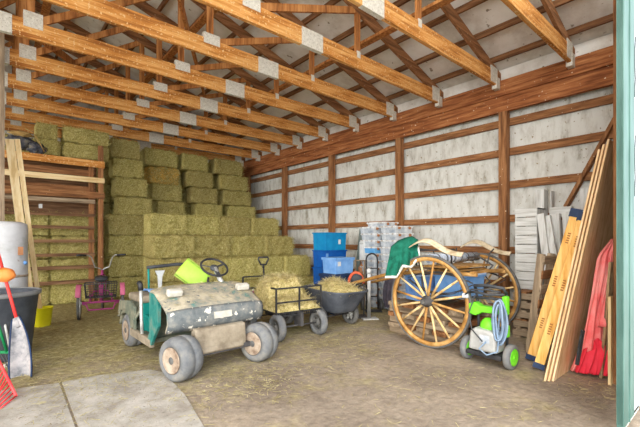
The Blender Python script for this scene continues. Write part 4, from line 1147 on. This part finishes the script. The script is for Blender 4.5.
# white slatted crate standing on the pallets
a = PX(515, 240, 6.42); b = PX(537, 240, 6.42)
y1, y0 = a.y, b.y
wc_ = thing('white_slatted_crate', 'tall white slatted timber crate on the pallets by the wall', 'crate', (6.42, (y0+y1)/2, ZP))
nsl = 9; Hc = 1.30; ww = y1-y0
for i in range(nsl):
    h = Hc/nsl
    MB().lohi((0, -ww/2, i*h+.004), (.02, ww/2, (i+1)*h-.006)).build('slat', 'white_y', wc_, bevel=.003)
MB().lohi((.021, -ww/2, 0), (.38, -ww/2+.02, Hc)).build('side_panel', 'white_z', wc_)
MB().lohi((.021, ww/2-.02, 0), (.38, ww/2, Hc)).build('side_panel', 'white_z', wc_)
MB().lohi((.02, -ww/2, Hc-.02), (.38, ww/2, Hc-.0)).build('top_panel', 'white_y', wc_)
def wpost(name, px0, py0, px1, py1, X0, X1, w, label, m='white_z', zmin=ZP):
    a = PX(px0, py0, X0); b = PX(px1, py1, X1); a.z = zmin+.002
    return tag(MB().beam(a, b, w, w*.8, (1, 0, 0)).build(name, m, bevel=.004), label, 'post')
wpost('white_fence_post', 551, 285, 541, 214, 6.25, 6.33, .10, 'white fence post leaning just right of the white slatted crate')
wpost('white_fence_post', 561, 280, 547.5, 216, 6.22, 6.40, .085, 'white fence post tilted between two upright white posts')
wpost('white_fence_post', 559, 285, 556, 214, 6.45, 6.5, .11, 'white fence post standing upright behind the tilted one')
wpost('white_fence_post', 570, 285, 566, 212, 6.5, 6.55, .09, 'white fence post half hidden behind the yellow beams')
bx_ = thing('white_box_post', 'tall hollow white box column behind the white slatted crate', 'column', (0, 0, 0))
a = PX(536, 240, 6.86); b = PX(545, 240, 6.86); tz = PX(540, 190, 6.86).z
MB().lohi((6.82, b.y, ZP), (6.84, a.y, tz)).build('front_face', 'white_z', bx_); MB().lohi((6.84, b.y, ZP), (7.0, b.y+.02, tz)).build('side_face', 'white_z', bx_); MB().lohi((6.84, b.y-.1, ZP), (6.99, b.y-.085, tz-.03)).build('side_face', 'white_z', bx_)
a = PX(580, 240, 6.9); b = PX(592, 240, 6.9); t0 = PX(586, 188, 6.9).z
tag(MB().lohi((6.88, b.y, ZP), (6.93, a.y, t0)).build('white_board', 'white_z'), 'white board standing behind the top of the yellow beams', 'board')
a = PX(549, 240, 6.6); b = PX(571, 240, 6.6); t0 = PX(556, 207, 6.6).z
tag(MB().lohi((6.62, b.y, t0-.16), (6.74, a.y, t0)).build('white_crosspiece', 'white_y'), 'white timber cross rail lying behind the white fence posts', 'rail')
tag(MB().lohi((6.64, a.y-.1, ZP), (6.72, a.y-.02, t0-.16)).build('white_prop', 'white_z'), 'white prop under the white cross rail behind the fence posts', 'post')

# yellow beams with dark ends
for i, (pb, pt, yt) in enumerate((((530.5, 361), (577, 209), 1.38), ((538, 370), (585, 213), 1.28))):
    t = thing('yellow_beam', ['left of two yellow timber beams with dark end caps leaning by the plywood', 'right of two yellow timber beams with dark end caps, next to the plywood'][i], 'beam', (0, 0, 0), 0, 'yellow leaning beams')
    a = G(*pb); b = PY(pt[0], pt[1], yt); a.z = .02
    d = (b-a).normalized(); vd = ((a+b)/2-Vector((0, 0, CH))); vd.z = 0; sd = d.cross(vd.normalized()).normalized()
    MB().beam(a+d*.06, b-d*.06, .05, .10, sd).build('board', 'lvl', t, bevel=.004)
    MB().beam(a, a+d*.062, .056, .12, sd).build('end_cap', 'navy', t)
    MB().beam(b-d*.10, b, .056, .125, sd).build('end_cap', 'navy', t)
    nrm = d.cross(sd).normalized()
    if nrm.dot(Vector((0, 0, CH))-a) < 0: nrm = -nrm
    for f in (.22, .5, .78):
        c = a+(b-a)*f+nrm*.027
        m = MB()
        for k in range(5): m.beam(c+d*(.028*k), c+d*(.028*k+.016), .002, .03, sd)
        m.build('ink_stamp', 'lvlstamp', t)
# pallet standing behind the beams
sp = thing('wood_pallet', 'brown pallet leaning upright behind the yellow beams', 'pallet', (5.66, 1.88, 0), R(-3))
for i in range(7): MB().box((0, .0-.13*(i/6), .1+.19*i), (.70, .02, .11), Matrix.Rotation(R(6), 3, 'X')).build('deck_board', 'brown_x' if i % 2 else 'grey_x', sp)
for x in (-.32, 0, .32): MB().beam((x, .06, 0.01), (x, -.09, 1.32), .04, .09, (0, 1, 0)).build('stringer', 'grey_z', sp)

# plywood sheets leaning on the front wall
a0 = G(553.5, 382); top = PY(609.5, 139, 1.0)
for i in range(3):
    off = Vector((-.03*i, .028*i, 0))
    a = a0+off; b = a+Vector((1.2, .0, 0)); c = top+off*.6+Vector((0, .02*i, -.05*i)); e = c+Vector((1.2, 0, 0))
    n = (b-a).cross(c-a).normalized()*.018
    if n.y < 0: n = -n
    a.z += .004
    m = MB(); vs = [a, b, e, c]; m.add(vs+[v+n for v in vs], [(0, 1, 2, 3), (7, 6, 5, 4), (0, 4, 5, 1), (1, 5, 6, 2), (2, 6, 7, 3), (3, 7, 4, 0)])
    tag(m.build('plywood_sheet', 'ply_z'), ['plywood sheet at the front of the leaning plywood, facing the pink tarp', 'plywood sheet second in the leaning plywood, only its edge showing', 'plywood sheet rearmost of the leaning plywood, next to the yellow beams'][i], 'plywood', 'leaning plywood sheets')
# pink / red folded tarp
tt = thing('pink_tarp', 'folded pink and red tarp hanging under the leaning plywood', 'tarp', (0, 0, 0))
tp0, tp1 = PY(600, 243, 1.10), PY(616, 238, 1.0)
b0, b1 = G(571, 371, .03), G(602, 374, .03)
def tarp(u, v):
    r = tp1.lerp(b1, v); k = v**4
    wv = (tp0-tp1).lerp(b0-b1, k)*(1+.25*math.sin(PI*v))
    p = r+wv*(1-u)*min(1, .35+v*7)
    nrm = Vector((-.5, -.85, 0))
    return p+nrm*(.030*math.sin(u*19+v*3)+.016*math.sin(u*37-v*5)+.03*math.sin(v*9)*u)*(.35+.65*v)
m = MB(); m.grid(tarp, 44, 26); m.build('cloth', 'cloth', tt, solid=.01)
def tarp2(u, v):
    return tarp(.0+.93*u, .76+.235*v+.05*math.sin(u*9)*(1-v))+Vector((-.03, -.05, 0))
m = MB(); m.grid(tarp2, 40, 12); m.build('lining', 'redcloth', tt, solid=.01)
def tarp3(u, v):
    p = tarp(.45+.3*u, .0+.62*v); return p+Vector((-.03, -.055, 0))+Vector((-.05, 0, 0))*v
m = MB(); m.grid(tarp3, 14, 22); m.build('fold', 'cloth', tt, solid=.012)
a = PY(583, 330, 1.12); b = PY(577, 365, 1.15)
MB().beam(a, b, .02, .035).build('strap', 'black', tt)
# bark-edged board by the post
a = G(603.5, 378); b = PY(613, 262, .98)
tag(MB().beam(a+Vector((0, 0, .01)), b, .025, .11, (1, -.3, 0)).build('bark_edged_board', 'bark'), 'rough bark-edged board leaning between the pink tarp and the door post', 'board')
# door post and its lower board
p = PY(615.5, 240, .95)
tag(MB().lohi((p.x-.0, .81, 0), (p.x+.14, .97, 4.7)).build('door_post', 'brown_z'), 'tall brown door post beside the green-edged sliding door', 'post')
q = PY(609, 300, .99)
tag(MB().lohi((q.x, .975, 0), (q.x+.12, 1.0, PY(609, 297, .99).z)).build('post_board', 'pale_z'), 'pale short board fixed to the lower end of the door post', 'board')

# sliding door pushed open outside
dr = thing('door_1', None, None, (0, 0, 0)); tag(dr, kind='structure')
yd = .66
xl = PY(618.6, 240, yd+.02).x; xm = PY(624, 240, yd-.025).x; xr_ = PY(634.5, 240, yd-.025).x
MB().lohi((xr_, yd-.02, .10), (xl+2.6, yd+.02, 4.6)).build('door_panel', 'doorwhite', dr)
MB().lohi((xl, yd-.018, .125), (xm, yd+.02, 4.6)).build('door_edge_trim', 'trim', dr)
MB().lohi((xm, yd-.025, .10), (xr_, yd+.02, 4.6)).build('door_edge_trim', 'trim', dr, bevel=.004)
m = MB(); m.lohi(((xm+xr_)/2-.012, yd-.032, .10), ((xm+xr_)/2-.002, yd-.024, 4.6)); m.build('trim_bead', 'trim', dr)
MB().lohi((xl+.02, yd-.02, .08), (xl+.5, yd+.02, .12)).build('bottom_guide', 'galv', dr)
for zz_ in (2.1, 2.9):
    m = MB(); m.tube([(xr_+.05, yd-.022, zz_+.25), (xr_+.02, yd-.022, zz_+.1), (xr_+.04, yd-.022, zz_-.1), (xr_+.015, yd-.022, zz_-.25)], .006, 6); m.build('dent_mark', 'iron', dr)

# ------------------------------------------------------------------ straw on the floor
pts = []
def dens(x, y):
    n = mnoise.noise(Vector((x*.9, y*.9, 4)))*.5+.5
    d = 0
    if 3.0 < y < 10.5 and .2 < x < 6.3: d = .35+.5*n
    if y < 4.2: d *= max(0, (y-2.6)/1.6)
    if x > 4.0 and y < 4.6: d *= .25
    if y < 4.2 and x < 1.2: d *= .5
    # patch beside the front wheel of the golf cart
    d = max(d, 1.0*math.exp(-(((x-2.1)/.6)**2+((y-3.6)/.5)**2)), .8*math.exp(-(((x-3.6)/.7)**2+((y-4.0)/.5)**2)), .10*math.exp(-(((x-3.4)/1.2)**2+((y-2.3)/1.0)**2)), .45*math.exp(-(((x-4.6)/.4)**2+((y-1.0)/.4)**2)), .5*math.exp(-(((x-.35)/.35)**2+((y-4.5)/.35)**2)))
    return d
while len(pts) < 32000:
    x, y = random.uniform(.1, 6.4), random.uniform(.7, 10.2)
    if random.random() < dens(x, y)*.9: pts.append((x, y, .006+random.random()*.012))
m = MB(); m.blades(pts, (.03, .10), .0048, .12)
tag(m.build('straw_litter', 'groundstraw', recalc=False), 'loose pale straw scattered over the barn floor', 'straw', kind='stuff')

# ------------------------------------------------------------------ camera, light
cam = bpy.data.cameras.new('camera'); co = bpy.data.objects.new('camera', cam); COL.objects.link(co)
co.location = (0, 0, CH); co.rotation_euler = (R(90), 0, -YAW)
cam.sensor_width = 36; cam.lens = F/640*36; cam.shift_y = (HZ-213.5)/640; cam.clip_start = .05
SC.camera = co
w = bpy.data.worlds.new('world'); SC.world = w; w.use_nodes = True
bg = w.node_tree.nodes['Background']; bg.inputs[0].default_value = (.86, .93, 1.0, 1); bg.inputs[1].default_value = 1.5
sl = bpy.data.lights.new('sun', 'SUN'); sl.energy = 3.4; sl.angle = R(70); sl.color = (1, .95, .86)
so = bpy.data.objects.new('sun', sl); COL.objects.link(so); so.rotation_euler = (R(69), 0, R(-56))
vs = SC.view_settings; vs.view_transform = 'Standard'; vs.look = 'None'; vs.gamma = 1; vs.use_curve_mapping = False; vs.exposure = 1.08
SC.cycles.max_bounces = 10; SC.cycles.diffuse_bounces = 8
SC.cycles.use_denoising = True
